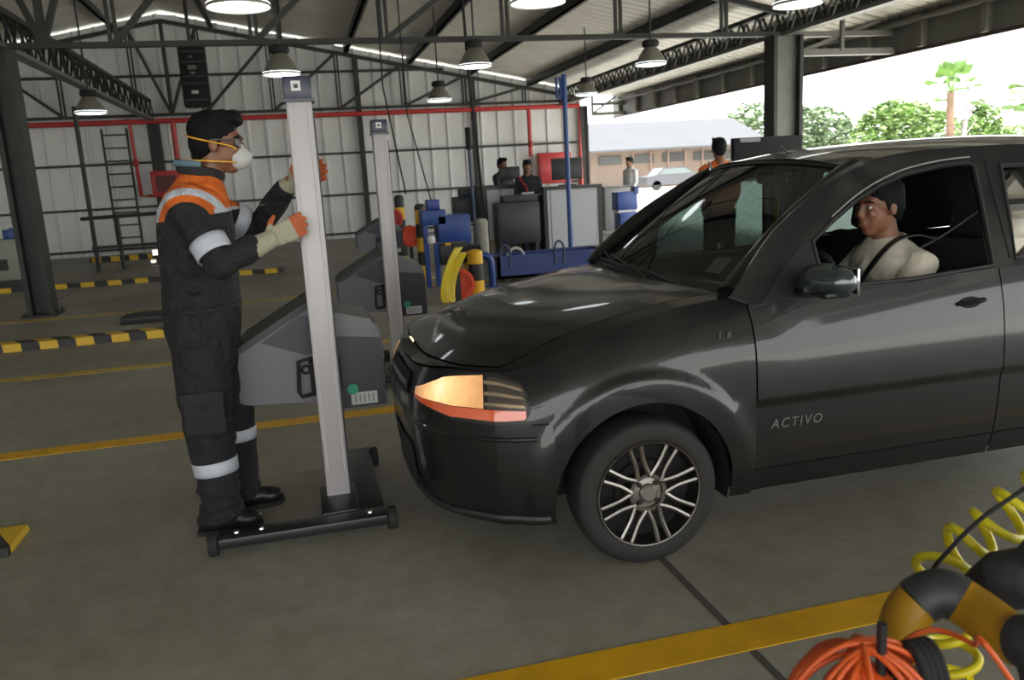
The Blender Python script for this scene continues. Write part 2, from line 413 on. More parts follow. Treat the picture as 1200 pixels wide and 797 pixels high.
LEAF = mat('tree_leaves', (.17, .27, .08), .6, var=.4, vscale=.7)
LEAF2 = mat('tree_leaves_dark', (.16, .23, .12), .6, var=.4, vscale=.7)
PALMG = mat('palm_leaves', (.11, .21, .04), .55, var=.3, vscale=1.5)
TRUNK = mat('bark', (.16, .10, .065), .9, var=.3, vscale=3)
def leafcloud(blobs, n, size, seed):
    rnd = random.Random(seed); m = MB()
    tot = sum(b[1][0] * b[1][2] for b in blobs)
    for c, r in blobs:
        for _ in range(int(n * r[0] * r[2] / tot)):
            while True:
                d = Vector((rnd.uniform(-1, 1), rnd.uniform(-1, 1), rnd.uniform(-1, 1)))
                if .25 < d.length < 1: break
            d = d.normalized() * (d.length ** .35) * (1 + .12 * noise.noise(Vector(c) + d * 3))
            p = Vector((c[0] + d.x * r[0], c[1] + d.y * r[1], c[2] + d.z * r[2])); s = size * rnd.uniform(.6, 1.3)
            q = Matrix.Rotation(rnd.uniform(0, 6.3), 3, 'Z') @ Matrix.Rotation(rnd.uniform(-1.2, 1.2), 3, 'X')
            m.bm.faces.new([m.bm.verts.new(p + q @ Vector(v) * s) for v in ((-.5, 0, 0), (0, -.3, .05), (.6, 0, 0), (0, .3, .05))])
    return m
def tree(label, base, blobs, n, size, seed, lm, trunk_r=.25):
    t = thing('broadleaf_tree', label, 'tree', base, 'trees beyond the yard')
    leafcloud(blobs, n, size, seed).build('foliage', lm, t, smooth=False, doubles=False)
    m = MB(); b = Vector(base); c0 = Vector(blobs[0][0])
    m.tube([b, b.lerp(c0, .5) + Vector((.1, 0, 0)), c0], [trunk_r, trunk_r * .8, trunk_r * .4], 8)
    for c, r in blobs[1:]: m.tube([b.lerp(c0, .5), Vector(c)], [trunk_r * .5, .05], 6)
    m.build('trunk', TRUNK, t)
def blob(px, py, y, rx, rz): c = P(px, py, y); return (tuple(c), (rx, rx * .8, rz))
tree('wide rounded green tree left of the palm beyond the yard', (38.0, 46, 0), [blob(1040, 150, 46, 2.0, 1.6), blob(1070, 145, 46, 1.7, 1.4), blob(1020, 160, 46, 1.4, 1.1), blob(1050, 133, 46, 1.3, .9), blob(1095, 155, 46, 1.6, 1.5)], 5200, .34, 3, LEAF)
tree('bluish green tree just right of the steel column, far away', (46.5, 62, 0), [blob(960, 150, 62, 2.8, 1.8), blob(940, 152, 62, 2.2, 1.9), blob(975, 158, 62, 2.0, 1.4)], 3400, .42, 4, LEAF2)
tree('low tree crown showing above the warehouse roof end', (40.5, 76, 0), [blob(885, 146, 76, 3.2, 2.2), blob(865, 152, 76, 2.2, 1.6), blob(905, 150, 76, 3, 2.0)], 2600, .5, 5, LEAF2)
tree('small bright green tree right of the palm beyond the yard', (43.5, 46, 0), [blob(1155, 145, 46, 1.1, 1.2), blob(1140, 155, 46, 1.2, 1.0), blob(1168, 158, 46, 1.0, .8), blob(1148, 128, 46, .5, .7)], 2600, .3, 6, LEAF)
tree('low distant bush top at the right edge of the yard', (56, 60, 0), [blob(1190, 160, 60, 2.0, 1.0), blob(1172, 166, 60, 1.4, .6)], 1200, .35, 8, LEAF)
def palm(label, c, h_tr, fr, seed):
    rnd = random.Random(seed); c = Vector(c)
    t = thing('fan_palm', label, 'palm tree', (c.x, c.y, 0), 'fan palms beyond the yard')
    MB().tube([(c.x, c.y, 0), (c.x + .1, c.y, c.z * .5), c], [.26, .22, .2], 10).build('trunk', TRUNK, t)
    for k in range(fr):
        a = 2 * PI * k / fr * 2.4 + rnd.uniform(-.2, .2); el = rnd.uniform(-.5, 1.35); L = rnd.uniform(1.0, 1.5)
        d = Vector((math.cos(a) * math.cos(el), math.sin(a) * math.cos(el), math.sin(el)))
        m = MB(); tip = c + d * L; m.tube([c, tip], [.035, .02], 6)
        side = d.cross(Vector((0, 0, 1))).normalized(); up = side.cross(d).normalized()
        for j in range(15):
            an = R(-100 + 200 * j / 14); rr = (.85 + .12 * math.cos(an * 1.5)) * .85
            e = d * math.cos(an) + side * math.sin(an); e2 = tip + e * rr - Vector((0, 0, .14)) * abs(math.sin(an)) + up * .05
            w = e.cross(up).normalized() * .06; mid = tip + e * rr * .55
            m.bm.faces.new([m.bm.verts.new(p) for p in (tip, mid + w, e2, mid - w)])
        m.build('frond', PALMG, t, smooth=False, doubles=False)
palm('fan palm rising over the trees behind the car roof', P(1114, 108, 41), 0, 20, 3)
palm('fan palm cut off by the right edge of the photo', P(1206, 112, 40), 0, 18, 9)
t = thing('bare_tree', 'bare greyish tree between palm and small green tree', 'tree', (40.2, 43.5, 0))
GB = mat('grey_bark', (.35, .30, .30), .9)
m = MB(); b0 = Vector((40.2, 43.5, 0)); m.tube([b0, P(1133, 130, 43.5)], [.16, .1], 8); m.build('trunk', GB, t)
m = MB(); rnd = random.Random(5)
for k in range(26):
    a = P(1133, 130, 43.5) + Vector((0, 0, rnd.uniform(-1.6, 0))); e = a + Vector((rnd.uniform(-.8, .8), rnd.uniform(-.6, .6), rnd.uniform(.5, 1.5)))
    m.tube([a, a.lerp(e, .5) + Vector((rnd.uniform(-.1, .1), 0, 0)), e], [.05, .03, .012], 5)
m.build('branches', GB, t)
# ================================================================ the car
PAINT = mat('dark_grey_metallic_paint', (.0085, .0100, .0102), .38, .25, coat=.65, spec=.35)
TRIM = mat('car_black_trim', (.015, .015, .016), .5)
CARIN = mat('car_interior_black', (.018, .017, .017), .85)
GLASS = glass('car_glass', (.55, .65, .62)); TINT = glass('tinted_side_glass', (.055, .075, .07))
TIRE = mat('tyre_rubber', (.016, .015, .014), .75, bump=.1, bscale=90)
ALLOY = mat('alloy_wheel', (.24, .225, .205), .32, 1.0)
DARKM = mat('dark_cast_metal', (.03, .028, .026), .5, .6)
car = thing('hatchback_car', 'dark grey metallic hatchback car facing the tester with its headlight on', 'car', (.32, 3.5, 0), local=True)
RC, PE, XA, RA, ZW, SILL = .85, 3.1, .83, .35, .29, .30
LEN, XR = 3.92, 3.31
def rat(x):
    t = min(max(x / RC, 0), 1); f = (1 - (1 - t) ** PE) ** (1 / PE)
    u = min(max((LEN - x) / .5, 0), 1); return f * (1 - (1 - u) ** 3) ** (1 / 3)
XNZ, XNV = [.15, .22, .34, .5, .62, .70, .76, .80], [.085, .055, .035, .022, .032, .055, .08, .105]
def xn(z): return spl(z, XNZ, XNV)
def xs2x(x, z): return x + xn(z) * max(0, 1 - x / .45) - (max(0, (x - 3.5) / .42) * spl(z, [.2, .5, .8, 1.02], [.06, 0, .02, .09]))
ZC = [(.0, .715), (.05, .738), (.1, .772), (.16, .810), (.25, .852), (.4, .90), (.52, .93), (.72, .958), (1.0, .992), (1.25, 1.01)]
DR = [(.0, .10), (.3, .145), (.42, .14), (.55, .095), (.75, .06), (1.0, .035), (1.25, .03)]
def hoodz(x, w):
    return spl(x, [a for a, b in ZC], [b for a, b in ZC]) - interp(x, [a for a, b in DR], [b for a, b in DR]) * (abs(w) / .73) ** 4
def wsh(x): return interp(x, [1.22, 1.42, 3.2, 3.8], [.735, .785, .785, .76])
def zsh(x):
    if x <= 1.22: return hoodz(xs2x(x, .70) if x < .45 else x, wsh(x) * rat(x))
    return interp(x, [1.22, 1.4, 2.4, 3.9], [hoodz(1.22, .735), .955, .995, 1.02])
def wm(x, z, arch=True):
    zs = zsh(x); f = min(max((z - .2) / (zs - .2), 0), 1); ws = wsh(x)
    w = spl(f, [0, .12, .35, .6, .78, .9, 1], [.785, .815, .835, .838, .825, ws + (.825 - ws) * .55, ws])
    w -= .012 * (1 if z < .565 else max(0, 1 - (z - .565) / .02)) * (1 if 1.28 < x < 2.9 else 0)
    r = rat(x)
    w *= r
    for xc in (XA, XR):
        d = math.hypot(x - xc, z - ZW) if z > .24 else abs(x - xc)
        if d < .50: q_ = min(1, max(0, (.475 - d) / .045)); w += .016 * q_ * q_ * (3 - 2 * q_)
    return w
def zbot(x):
    for xc in (XA, XR):
        if abs(x - xc) < RA - .0005: return ZW + math.sqrt(RA * RA - (x - xc) ** 2)
    return interp(x, [0, .3, .6, 3.3, 3.9], [.215, .20, .21, .21, .26])
HE = .655                                  # half width of the bonnet shut line
XHE = RC * (1 - (1 - (HE / .735) ** PE) ** (1 / PE))
st = [RC * (1 - math.cos(R(a)) ** (2 / PE)) for a in [0, .15, .6, 1.5, 3, 5, 7.5, 10, 13, 16, 19, 22, 25, 28, 31, 34, 37, 40]]
st += [XHE - .001, XHE + .009]
x = max(st) + .02
while x < .47: st.append(x); x += .02
st += [.4795, .4805] + [XA - (RA - .0006) * math.cos(PI * k / 32) for k in range(1, 32)] + [1.1795, 1.1805, 1.22, 1.25, 1.277, 1.283]
st += [1.283 + (2.400 - 1.283) * k / 16 for k in range(1, 17)] + [2.406] + [2.406 + (2.955 - 2.406) * k / 8 for k in range(1, 8)]
st += [2.9595, 2.9605] + [XR - (RA - .0006) * math.cos(PI * k / 24) for k in range(1, 24)] + [3.6595, 3.6605]
st += [3.92 - .25 * math.cos(R(a)) ** 1 for a in range(12, 91, 6)]
st = sorted(set(round(v, 5) for v in st))
ZR = [.305 * k / 5 for k in range(6)]      # lower rows are spread between the bottom edge and the sill line
def zrows(x):
    zb, zs = zbot(x), zsh(x); rows = []
    z0 = min(zb, .302)
    for k in range(4): rows.append(lerp(z0, .302, k / 4))
    rows.append(.302); rows.append(.308)
    for k in range(1, 12): rows.append(lerp(.308, .553, k / 11))
    rows += [.566, .578, .594, .600]
    for k in range(1, 37): rows.append(lerp(.600, zs, k / 36))
    return [max(zb, z) for z in rows]
NR = 4 + 2 + 11 + 4 + 36
ISILL, IBUMP = 5, 4 + 2 + 11 + 3
def shell(s):
    """sorts the near or far side into body, doors and bumper by panel"""
    P_ = {'body': MB(), 'front_bumper': MB(), 'front_door': MB(), 'rear_door': MB()}
    cols = []
    for x in st:
        cols.append([(xs2x(x, z), s * wm(x, z), z) for z in zrows(x)])
    V = {k: {} for k in P_}
    def vv(k, i, j):
        if (i, j) not in V[k]: V[k][(i, j)] = P_[k].bm.verts.new(cols[i][j])
        return V[k][(i, j)]
    for i in range(len(st) - 1):
        xm = (st[i] + st[i + 1]) / 2
        for j in range(NR - 1):
            q = [cols[i][j], cols[i + 1][j], cols[i + 1][j + 1], cols[i][j + 1]]
            if (Vector(q[0]) - Vector(q[3])).length < 1e-5 and (Vector(q[1]) - Vector(q[2])).length < 1e-5: continue
            k = 'body'
            if 1.277 < xm < 1.283 or 2.400 < xm < 2.406 or (1.28 < xm < 2.955 and j == ISILL - 1): continue
            if 1.28 < xm < 2.403 and j >= ISILL: k = 'front_door'
            elif 2.403 < xm < 2.955 and j >= ISILL: k = 'rear_door'
            elif xm < .48 and j < IBUMP: k = 'front_bumper'
            try: P_[k].bm.faces.new([vv(k, i, j), vv(k, i + 1, j), vv(k, i + 1, j + 1), vv(k, i, j + 1)])
            except ValueError: pass
    return P_
bumper = None
sides = {}
for s in (-1, 1):
    P_ = shell(s); sides[s] = P_
def join(a, b):
    me = bpy.data.meshes.new('t'); b.bm.to_mesh(me); b.bm.free(); a.bm.from_mesh(me); bpy.data.meshes.remove(me)
body = sides[-1]['body']; join(body, sides[1]['body'])
bump = sides[-1]['front_bumper']; join(bump, sides[1]['front_bumper'])
# top of the wings, nose panel and bonnet
hood = MB()
cx_ = [x for x in st if x <= RC + .01]
def cowl(w): return 1.10 + .12 * (w / .7) ** 2
def xh(w): return .115 + .165 * (abs(w) / HE) ** 3.5
for s in (-1, 1):
    colw = []
    for x in cx_:
        w = .735 * rat(x); x0 = xs2x(x, zsh(x)); x1 = xh(w) if w < HE + .003 else None
        if x1 is None or x1 < x0 + .005: x1 = x0 + .01 + (cowl(w) - x0) * .02
        xr = [lerp(x0, x1, k / 6) for k in range(7)] + [lerp(x1 + .006, cowl(w), k / 30) for k in range(31)]
        colw.append([(xx, s * w, hoodz(xx, w) - (.004 * (1 if w < HE else 0) * (k < 7))) for k, xx in enumerate(xr)])
    for i in range(len(colw) - 1):
        wa = (colw[i][0][1] + colw[i + 1][0][1]) / 2 * s
        if abs(wa - HE) < .004 and abs(colw[i + 1][0][1] - colw[i][0][1]) < .02: tgt0 = None
        else: tgt0 = hood if wa < HE else body
        for k in range(len(colw[i]) - 1):
            tgt = tgt0
            if tgt0 is hood:
                if k < 6: tgt = body
                elif k == 6: tgt = None
            if tgt is None: continue
            q = [colw[i][k], colw[i + 1][k], colw[i + 1][k + 1], colw[i][k + 1]]
            try: tgt.bm.faces.new([tgt.bm.verts.new(p) for p in q])
            except ValueError: pass
# scuttle and closing surfaces
body.grid([[(xx, w, hoodz(xx, w) - .012) for xx in (cowl(w) - .01, cowl(w) + .05, cowl(w) + .16)] for w in [(-.70 + 1.4 * k / 24) for k in range(25)]])
for s in (-1, 1):     # belt ledge
    body.grid([[(x, s * (wsh(x) * rat(x)), zsh(x)), (x, s * (wsh(x) * rat(x) - .045), zsh(x) + .004)] for x in st if 1.18 < x < 3.9])
body.grid([[(lerp(3.70, 3.90, k / 6) - .08 * abs(v) ** 3, v * .70, 1.02 - .0 * k) for k in range(7)] for v in [-1 + k / 8 for k in range(17)]])
bmesh.ops.remove_doubles(body.bm, verts=body.bm.verts, dist=.0015)
def thick(o, t=.004):
    md = o.modifiers.new('sheet', 'SOLIDIFY'); md.thickness = t; md.offset = 0; es_ = o.modifiers.new('edges', 'EDGE_SPLIT'); es_.split_angle = R(50); return o
ob = body.build('body', PAINT, car, ang=38)
bmesh.ops.remove_doubles(bump.bm, verts=bump.bm.verts, dist=.0015)
ob2 = bump.build('front_bumper', PAINT, car, ang=38)
hood.build('bonnet', PAINT, car, ang=30)
doors = {}
for s in (-1, 1):
    for k in ('front_door', 'rear_door'):
        doors[(s, k)] = thick(sides[s][k].build(k, PAINT, car, ang=38))
# black blocks added to stop light leaking through the gaps and underside; arch liners
m = MB()
m.span((.12, -.45, .24), (.45, .45, .68)).span((.45, -.56, .22), (1.2, .56, .86)).span((1.2, -.74, .22), (2.98, .74, .30)).span((2.98, -.5, .25), (3.75, .5, .9))
m.span((1.19, -.70, .3), (1.24, .70, .95)).span((3.6, -.62, .3), (3.82, .62, .95))
for s in (-1, 1):
    m.span((1.25, s * .72, .32), (1.30, s * .765, .90)).span((2.37, s * .70, .32), (2.44, s * .765, .96)).span((1.25, s * .74, .285), (2.95, s * .78, .315))
m.build('underbody_light_block', CARIN, car, smooth=False)
for xc in (XA, XR):
    for s in (-1, 1):
        m = MB(); rows = []
        for a in range(-14, 195, 8):
            rr = RA + .004; c_, s_ = math.cos(R(a)), math.sin(R(a)); rows.append([(xc + rr * c_, s * .80, ZW + rr * s_), (xc + rr * c_, s * .52, ZW + rr * s_), (xc, s * .50, ZW)])
        m.grid(rows); m.build('wheel_arch_liner', BLACKM, car)
# bumper lower lip and seam, wing flares end, mouldings
def surfpt(x, z, s=-1, off=.002):
    return (xs2x(x, z), s * (wm(x, z) + off), z)
def seam(name, pts, r, mm, par=car, n=6):
    return MB().tube(pts, r, n).build(name, mm, par)
m = MB()
L = [surfpt(x, .235, -1, .004) for x in reversed(st) if x <= .47] + [surfpt(x, .235, 1, .004) for x in st if x <= .47]
m.tube([L[i] for i in range(0, len(L), 2)], .016, 8); m.build('bumper_lip', TRIM, bump and ob2)
# bumper crease line and intake
L = [surfpt(x, .545, -1, .001) for x in reversed(st) if x <= .44] + [surfpt(x, .545, 1, .001) for x in st if x <= .44]
m = MB().tube([L[i] for i in range(0, len(L), 2)], .009, 8); m.build('bumper_ridge', PAINT, ob2)
def patch(cells, off, s=1):
    return [[(xs2x(x, z) - off * .6, s * (wm(x, z) + off * .8), z) for z in zz] for x, zz in cells]
def front_strip(xmax, z0, z1, nz, off, mm, name, par):
    m = MB(); xs = [x for x in st if x <= xmax]
    seq = [(x, -1) for x in reversed(xs)] + [(x, 1) for x in xs[1:]]
    m.grid([[(xs2x(x, z) - off, s * (wm(x, z) * (1 + .0)), z) for z in [lerp(z0, z1, k / nz) for k in range(nz + 1)]] for x, s in seq]); return m.build(name, mm, par)
front_strip(.020, .28, .44, 5, .006, BLACKM, 'lower_grille', ob2)
gr = front_strip(.010, .625, .715, 4, .008, BLACKM, 'radiator_grille', car)
front_strip(.011, .660, .682, 2, .016, CHROME, 'grille_bar', gr)
# door details: crease highlights, handle, lettering, window surround
def dpt(x, z, off=0.0, s=-1): return (x, s * (wm(x, z) + off), z)
def handle(x, z, s, par):
    w = wm(x, z); m = MB()
    m.ell((x, s * (w - .004), z), (.062, .012, .028)); h = m.build('handle_recess', BLACKM, par)
    m = MB(); m.tube(smooth([(x - .055, s * (w + .004), z + .004), (x - .03, s * (w + .026), z + .008), (x + .03, s * (w + .028), z + .012), (x + .06, s * (w + .006), z + .012)], 6), .009, 8, ry=.013)
    m.build('door_handle', PAINT, par)
handle(2.245, .868, -1, doors[(-1, 'front_door')]); handle(2.245, .868, 1, doors[(1, 'front_door')])
handle(3.02, .90, -1, ob); handle(3.02, .90, 1, ob)
def text(name, body_, size, loc, rot, mm, par, ext=.002, sh=0):
    c = bpy.data.curves.new(name, 'FONT'); c.body = body_; c.size = size; c.extrude = ext; c.shear = sh; c.space_character = 1.25
    tmp = bpy.data.objects.new('tmp', c); C.objects.link(tmp); dg = bpy.context.evaluated_depsgraph_get(); dg.update(); me = bpy.data.meshes.new_from_object(tmp.evaluated_get(dg)); bpy.data.objects.remove(tmp)
    me.materials.clear(); me.materials.append(mm); o = bpy.data.objects.new(name, me); C.objects.link(o); o.parent = par; o.matrix_parent_inverse = PINV(par) if par is not car else Matrix.Identity(4)
    o.location = loc; o.rotation_euler = rot; return o
SIL = mat('silver_lettering', (.13, .13, .125), .5, .2)
text('model_lettering', 'ACTIVO', .052, (1.345, -(wm(1.5, .47) + .004), .468), (R(90), 0, 0), SIL, doors[(-1, 'front_door')], sh=.2)
text('wing_badge', '1.6', .040, (1.13, -(wm(1.13, .85) + .006), .838), (R(100), 0, 0), SIL, ob)

# ------------------------------------------------ glasshouse
def ww(z): return .775 - .42 * (z - .98)
RAIL = [(1.20, .985), (1.26, 1.045), (1.33, 1.115), (1.42, 1.195), (1.51, 1.257), (1.60, 1.312), (1.72, 1.373), (1.82, 1.415), (1.95, 1.449), (2.12, 1.470), (2.4, 1.480), (2.75, 1.476), (3.1, 1.458), (3.4, 1.425), (3.58, 1.385)]
RAIL = [(p.x, p.z) for p in smooth([(x, 0, z) for x, z in RAIL], 3)]
BELT = [(3.80, 1.03), (3.2, 1.015), (2.6, .995), (2.0, .975), (1.55, .958), (1.30, .945)]
FW = [(1.60, .982), (1.592, 1.155), (1.69, 1.222), (1.825, 1.298), (1.96, 1.353), (2.09, 1.389), (2.265, 1.412), (2.40, 1.418), (2.425, 1.40), (2.41, 1.21), (2.385, 1.005), (2.0, .984)]
RWN = [(2.555, 1.40), (2.53, 1.2), (2.50, 1.025), (3.02, 1.045), (3.16, 1.12), (3.10, 1.30), (2.98, 1.385)]
QW = [(1.40, .972), (1.46, 1.055), (1.565, 1.135), (1.572, .978)]
def sheet(outer, holes, s, th=.03):
    """window frame sheet with holes, leaning inwards"""
    loops = [[Vector((x, z, 0)) for x, z in l] for l in [outer] + holes]
    tris = tessellate_polygon(loops); flat = [p for l in loops for p in l]
    m = MB(); V = [m.bm.verts.new((p.x, s * ww(p.y), p.y)) for p in flat]
    for t_ in tris:
        try: m.bm.faces.new([V[i] for i in t_])
        except ValueError: pass
    return m
def glasspane(poly, s, inset=.014):
    m = MB(); vs = [m.bm.verts.new((x, s * (ww(z) - inset), z)) for x, z in poly]; m.bm.faces.new(vs); return m
for s in (-1, 1):
    o = sheet(RAIL + BELT, [FW, RWN, QW], s).build('window_frame', PAINT, car, smooth=False)
    md = o.modifiers.new('th', 'SOLIDIFY'); md.thickness = .028; md.offset = -1 * (1 if s < 0 else 1)
    md.offset = 0
    MB_ = glasspane(RWN, s).build('rear_side_glass', GLASS if s < 0 else TINT, car, smooth=False)
    if s > 0: glasspane(FW, s).build('front_side_glass', TINT, car, smooth=False)
    MB_ = MB().prism([(1.315, .950), (1.42, 1.055), (1.555, 1.165), (1.578, 1.165), (1.585, .960)], -.016, .02)
    for v in MB_.bm.verts: v.co.y = s * (ww(v.co.z) + .004 - v.co.y)
    MB_.build('mirror_sail_panel', BLACKM, car, smooth=False)
    # rubber seals and a frame highlight over the front window, painted as a grey tube
    seam('window_seal', [(x, s * (ww(z) + .012), z) for x, z in FW + FW[:1]], .010, BLACK)
    seam('window_seal', [(x, s * (ww(z) + .012), z) for x, z in RWN + RWN[:1]], .010, BLACK)
    seam('frame_highlight', [(x, s * (ww(z) + .018), z + .024) for x, z in smooth([(a, 0, b) for a, b in FW[2:9]], 3) and [(p.x, p.z) for p in smooth([(a, 0, b) for a, b in FW[2:8]], 3)]], .0042, mat('frame_highlight_grey', (.16, .17, .17), .45, .5))
    seam('door_pillar_strip', [(2.475, s * (ww(1.03) + .016), 1.03), (2.48, s * (ww(1.25) + .016), 1.25), (2.483, s * (ww(1.42) + .016), 1.42)], .004, BLACKM)
    MB().grid([[(x, s * (ww(z_) + .0165), z_) for z_ in (zsh(x) + .0, .975 + (x - 1.6) * .025)] for x in [1.35 + k * .1 for k in range(17)]]).build('belt_moulding', BLACK, car, smooth=False)
# roof
def railz(x): return interp(x, [a for a, b in RAIL], [b for a, b in RAIL])
def roofc(x): return spl(x, [1.78, 2.1, 2.6, 3.1, 3.45, 3.62], [1.475, 1.515, 1.535, 1.522, 1.48, 1.445])
rows = []
for k in range(31):
    u = k / 30; rows.append([])
    for q in range(33):
        v = -1 + 2 * q / 32
        x = lerp(1.785 + .055 * abs(v) ** 2.5, 3.62 - .06 * v * v, u); zr = railz(x); wr = ww(zr) + .012
        rows[-1].append((x, v * wr, roofc(x) - (roofc(x) - zr) * abs(v) ** 3.2))
rf = MB().grid(rows).build('roof_panel', PAINT, car); thick(rf, .01)
m = MB().grid([[(p[0], p[1] * .97, p[2] - .03) for p in r] for r in rows]); m.build('headliner', mat('headliner_grey', (.16, .15, .14), .9), car)
# windscreen, pillars, tailgate glass
def wsl(t, s):        # side edge of the windscreen
    return Vector((lerp(1.215, 1.84, t), s * lerp(.685, .565, t), lerp(.985, 1.437, t) + .018 * math.sin(PI * t)))
def ws(t, v):
    e = wsl(t, 1); b = lerp(.075, .05, t); x = e.x - b * (1 - v * v); z = e.z + lerp(-.005, .038, t) * (1 - v * v) + .012 * math.sin(PI * t) * (1 - v * v)
    return (x, v * e.y, z)
MB().grid([[ws(k / 16, -1 + q / 10) for q in range(21)] for k in range(17)]).build('windscreen', GLASS, car)
for s in (-1, 1):     # A-pillars: from the glass edge to the rail of the frame
    rows = []
    for k in range(25):
        t = k / 24; e = wsl(t, s); xr_ = lerp(1.225, 1.90, t); zr_ = railz(xr_); o_ = Vector((xr_, s * (ww(zr_) + .014), zr_)); a = Vector((e.x - .006, e.y * .985, e.z + .004))
        mid = a.lerp(o_, .5) + Vector((-.01, s * .012, .014)); rows.append([a, a.lerp(mid, .5) + Vector((-.002, 0, .004)), mid, mid.lerp(o_, .5) + Vector((0, s * .004, .003)), o_])
    thick(MB().grid(rows).build('windscreen_pillar', PAINT, car), .02)
    seam('windscreen_seal', [wsl(k / 12, s) * 1.0 + Vector((-.004, 0, .001)) for k in range(13)], .007, BLACKM)
frit = MB().grid([[Vector(ws(t_, -1 + q / 10)) + Vector((-.003, 0, .003)) for q in range(21)] for t_ in (0, .045)]); frit.build('windscreen_border', BLACK, car)
frit = MB().grid([[Vector(ws(t_, -1 + q / 10)) + Vector((-.003, 0, .003)) for q in range(21)] for t_ in (.965, 1.0)]); frit.build('windscreen_border', BLACK, car)
MB().span((3.6, -.5, .9), (3.75, .5, 1.0)).build('tailgate_trim', TRIM, car)
def rg(t, v): return (lerp(3.60, 3.84, t) - .05 * v * v * t, v * lerp(.54, .66, t), lerp(1.435, 1.03, t) + .01 * math.sin(PI * t) - .05 * abs(v) ** 5 * (1 - t))
MB().grid([[rg(k / 8, -.9 + 1.8 * q / 12) for q in range(13)] for k in range(9)]).build('tailgate_glass', GLASS, car)
for s in (-1, 1): MB().grid([[rg(k / 8, s * v) for v in (.88, .93, .98, 1.02)] for k in range(9)]).build('rear_pillar', PAINT, car)
# wipers and scuttle grille
m = MB().grid([[(cowl(w) + d, w, hoodz(cowl(w), w) - .006 - .02 * (d > .05)) for d in (.0, .05, .10)] for w in [-.62 + 1.24 * k / 20 for k in range(21)]]); m.build('scuttle_grille', BLACKM, car)
for pv, tp in (((1.17, -.46, .985), .30), ((1.15, .02, .985), .62)):
    a = Vector(pv); b = Vector(ws(.05, (tp) / .7)) + Vector((-.018, 0, .012)); m = MB(); m.tube([a, a.lerp(b, .4) + Vector((-.01, 0, .02)), b], [.010, .008, .005], 6)
    c_ = Vector(ws(.02, (tp - .45) / .7)) + Vector((-.02, 0, .01)); d_ = Vector(ws(.10, min(.9, (tp + .18) / .7))) + Vector((-.02, 0, .01)); m.tube([c_, d_], .006, 6); m.build('wiper', BLACK, car)
# antenna
MB().tube([(1.93, -.02, 1.50), (1.86, -.06, 1.545)], [.004, .003], 6).ell((1.94, -.02, 1.495), (.025, .015, .012)).build('antenna', BLACK, car)
# door mirrors
for s in (-1, 1):
    q = lambda x, w, z: (x, s * w, z)
    m = MB(); m.ell(q(1.50, .905, 1.035), (.075, .115, .062)); m.ell(q(1.52, .99, 1.035), (.06, .05, .055)); m.ell(q(1.51, .86, 1.02), (.07, .08, .05))
    mo = fuse(m, 'door_mirror', mat('mirror_paint', (.03, .042, .045), .22, .3, coat=1.0), car, .008, 3)
    MB().box(q(1.50, .82, .985), (.07, .14, .035), bev=.012).build('mirror_stalk', BLACK, mo)
    MB().box(q(1.572, .925, 1.035), (.012, .19, .10), bev=.005).build('mirror_glass', mat('mirror_glass', (.5, .52, .55), .03, 1.0), mo)
    MB().box(q(1.50, .92, .992), (.11, .18, .022), bev=.01).build('mirror_lower_trim', BLACK, mo)
# ------------------------------------------------ headlights: rows follow the body surface
def hl_col(x):            # lower and upper edge of the lamp at station x
    return interp(x, [.012, .04, .15, .30, .385, .41], [.650, .632, .610, .610, .615, .650]), interp(x, [.012, .03, .06, .10, .2, .30, .385, .41], [.665, .685, .715, .745, .768, .758, .735, .69])
def hl_grid(x0, x1, f0, f1, off, nz=6, s=-1):
    xs = [x0] + [x for x in st if x0 + .002 < x < x1 - .002] + [x1]
    rows = []
    for x in xs:
        a, b = hl_col(x); rows.append([])
        for k in range(nz + 1):
            z = lerp(a, b, lerp(f0, f1, k / nz)); n = Vector((-(1 - x / .8), s * (.25 + x * 1.9), .25)).normalized()
            rows[-1].append(Vector((xs2x(x, z), s * wm(x, z), z)) + n * off)
    return MB().grid(rows)
LENS = mat('lit_headlight_lens', (.8, .45, .2), .15, coat=1.0)
nt = LENS.node_tree; b_ = nt.nodes['Principled BSDF']; N = nt.nodes.new; Lk = nt.links.new      # the glowing reflector behind the lens: brightest round the bulb, fluted
co = N('ShaderNodeTexCoord'); ab = N('ShaderNodeVectorMath'); ab.operation = 'ABSOLUTE'; Lk(co.outputs['Object'], ab.inputs[0])
su = N('ShaderNodeVectorMath'); su.operation = 'DISTANCE'; su.inputs[1].default_value = (xs2x(.09, .70), wm(.09, .70), .705); Lk(ab.outputs[0], su.inputs[0])
no = N('ShaderNodeTexNoise'); no.inputs['Scale'].default_value = 38; Lk(ab.outputs[0], no.inputs['Vector'])
ad = N('ShaderNodeMath'); ad.operation = 'MULTIPLY_ADD'; ad.inputs[1].default_value = .07; Lk(no.outputs['Fac'], ad.inputs[0]); Lk(su.outputs['Value'], ad.inputs[2])
rp = N('ShaderNodeValToRGB'); e = rp.color_ramp.elements; e[0].position = .045; e[0].color = (1, .82, .52, 1); e[1].position = .22; e[1].color = (.30, .13, .05, 1)
q = e.new(.08); q.color = (1, .62, .28, 1); q = e.new(.14); q.color = (.75, .38, .15, 1)
Lk(ad.outputs[0], rp.inputs[0]); Lk(rp.outputs[0], b_.inputs['Emission Color']); b_.inputs['Emission Strength'].default_value = 1.05
LENS0 = mat('headlight_reflector', (.55, .42, .30), .15, .7, coat=1.0)
IND = mat('amber_indicator', (.62, .10, .03), .2, coat=1.0, emis=.12)
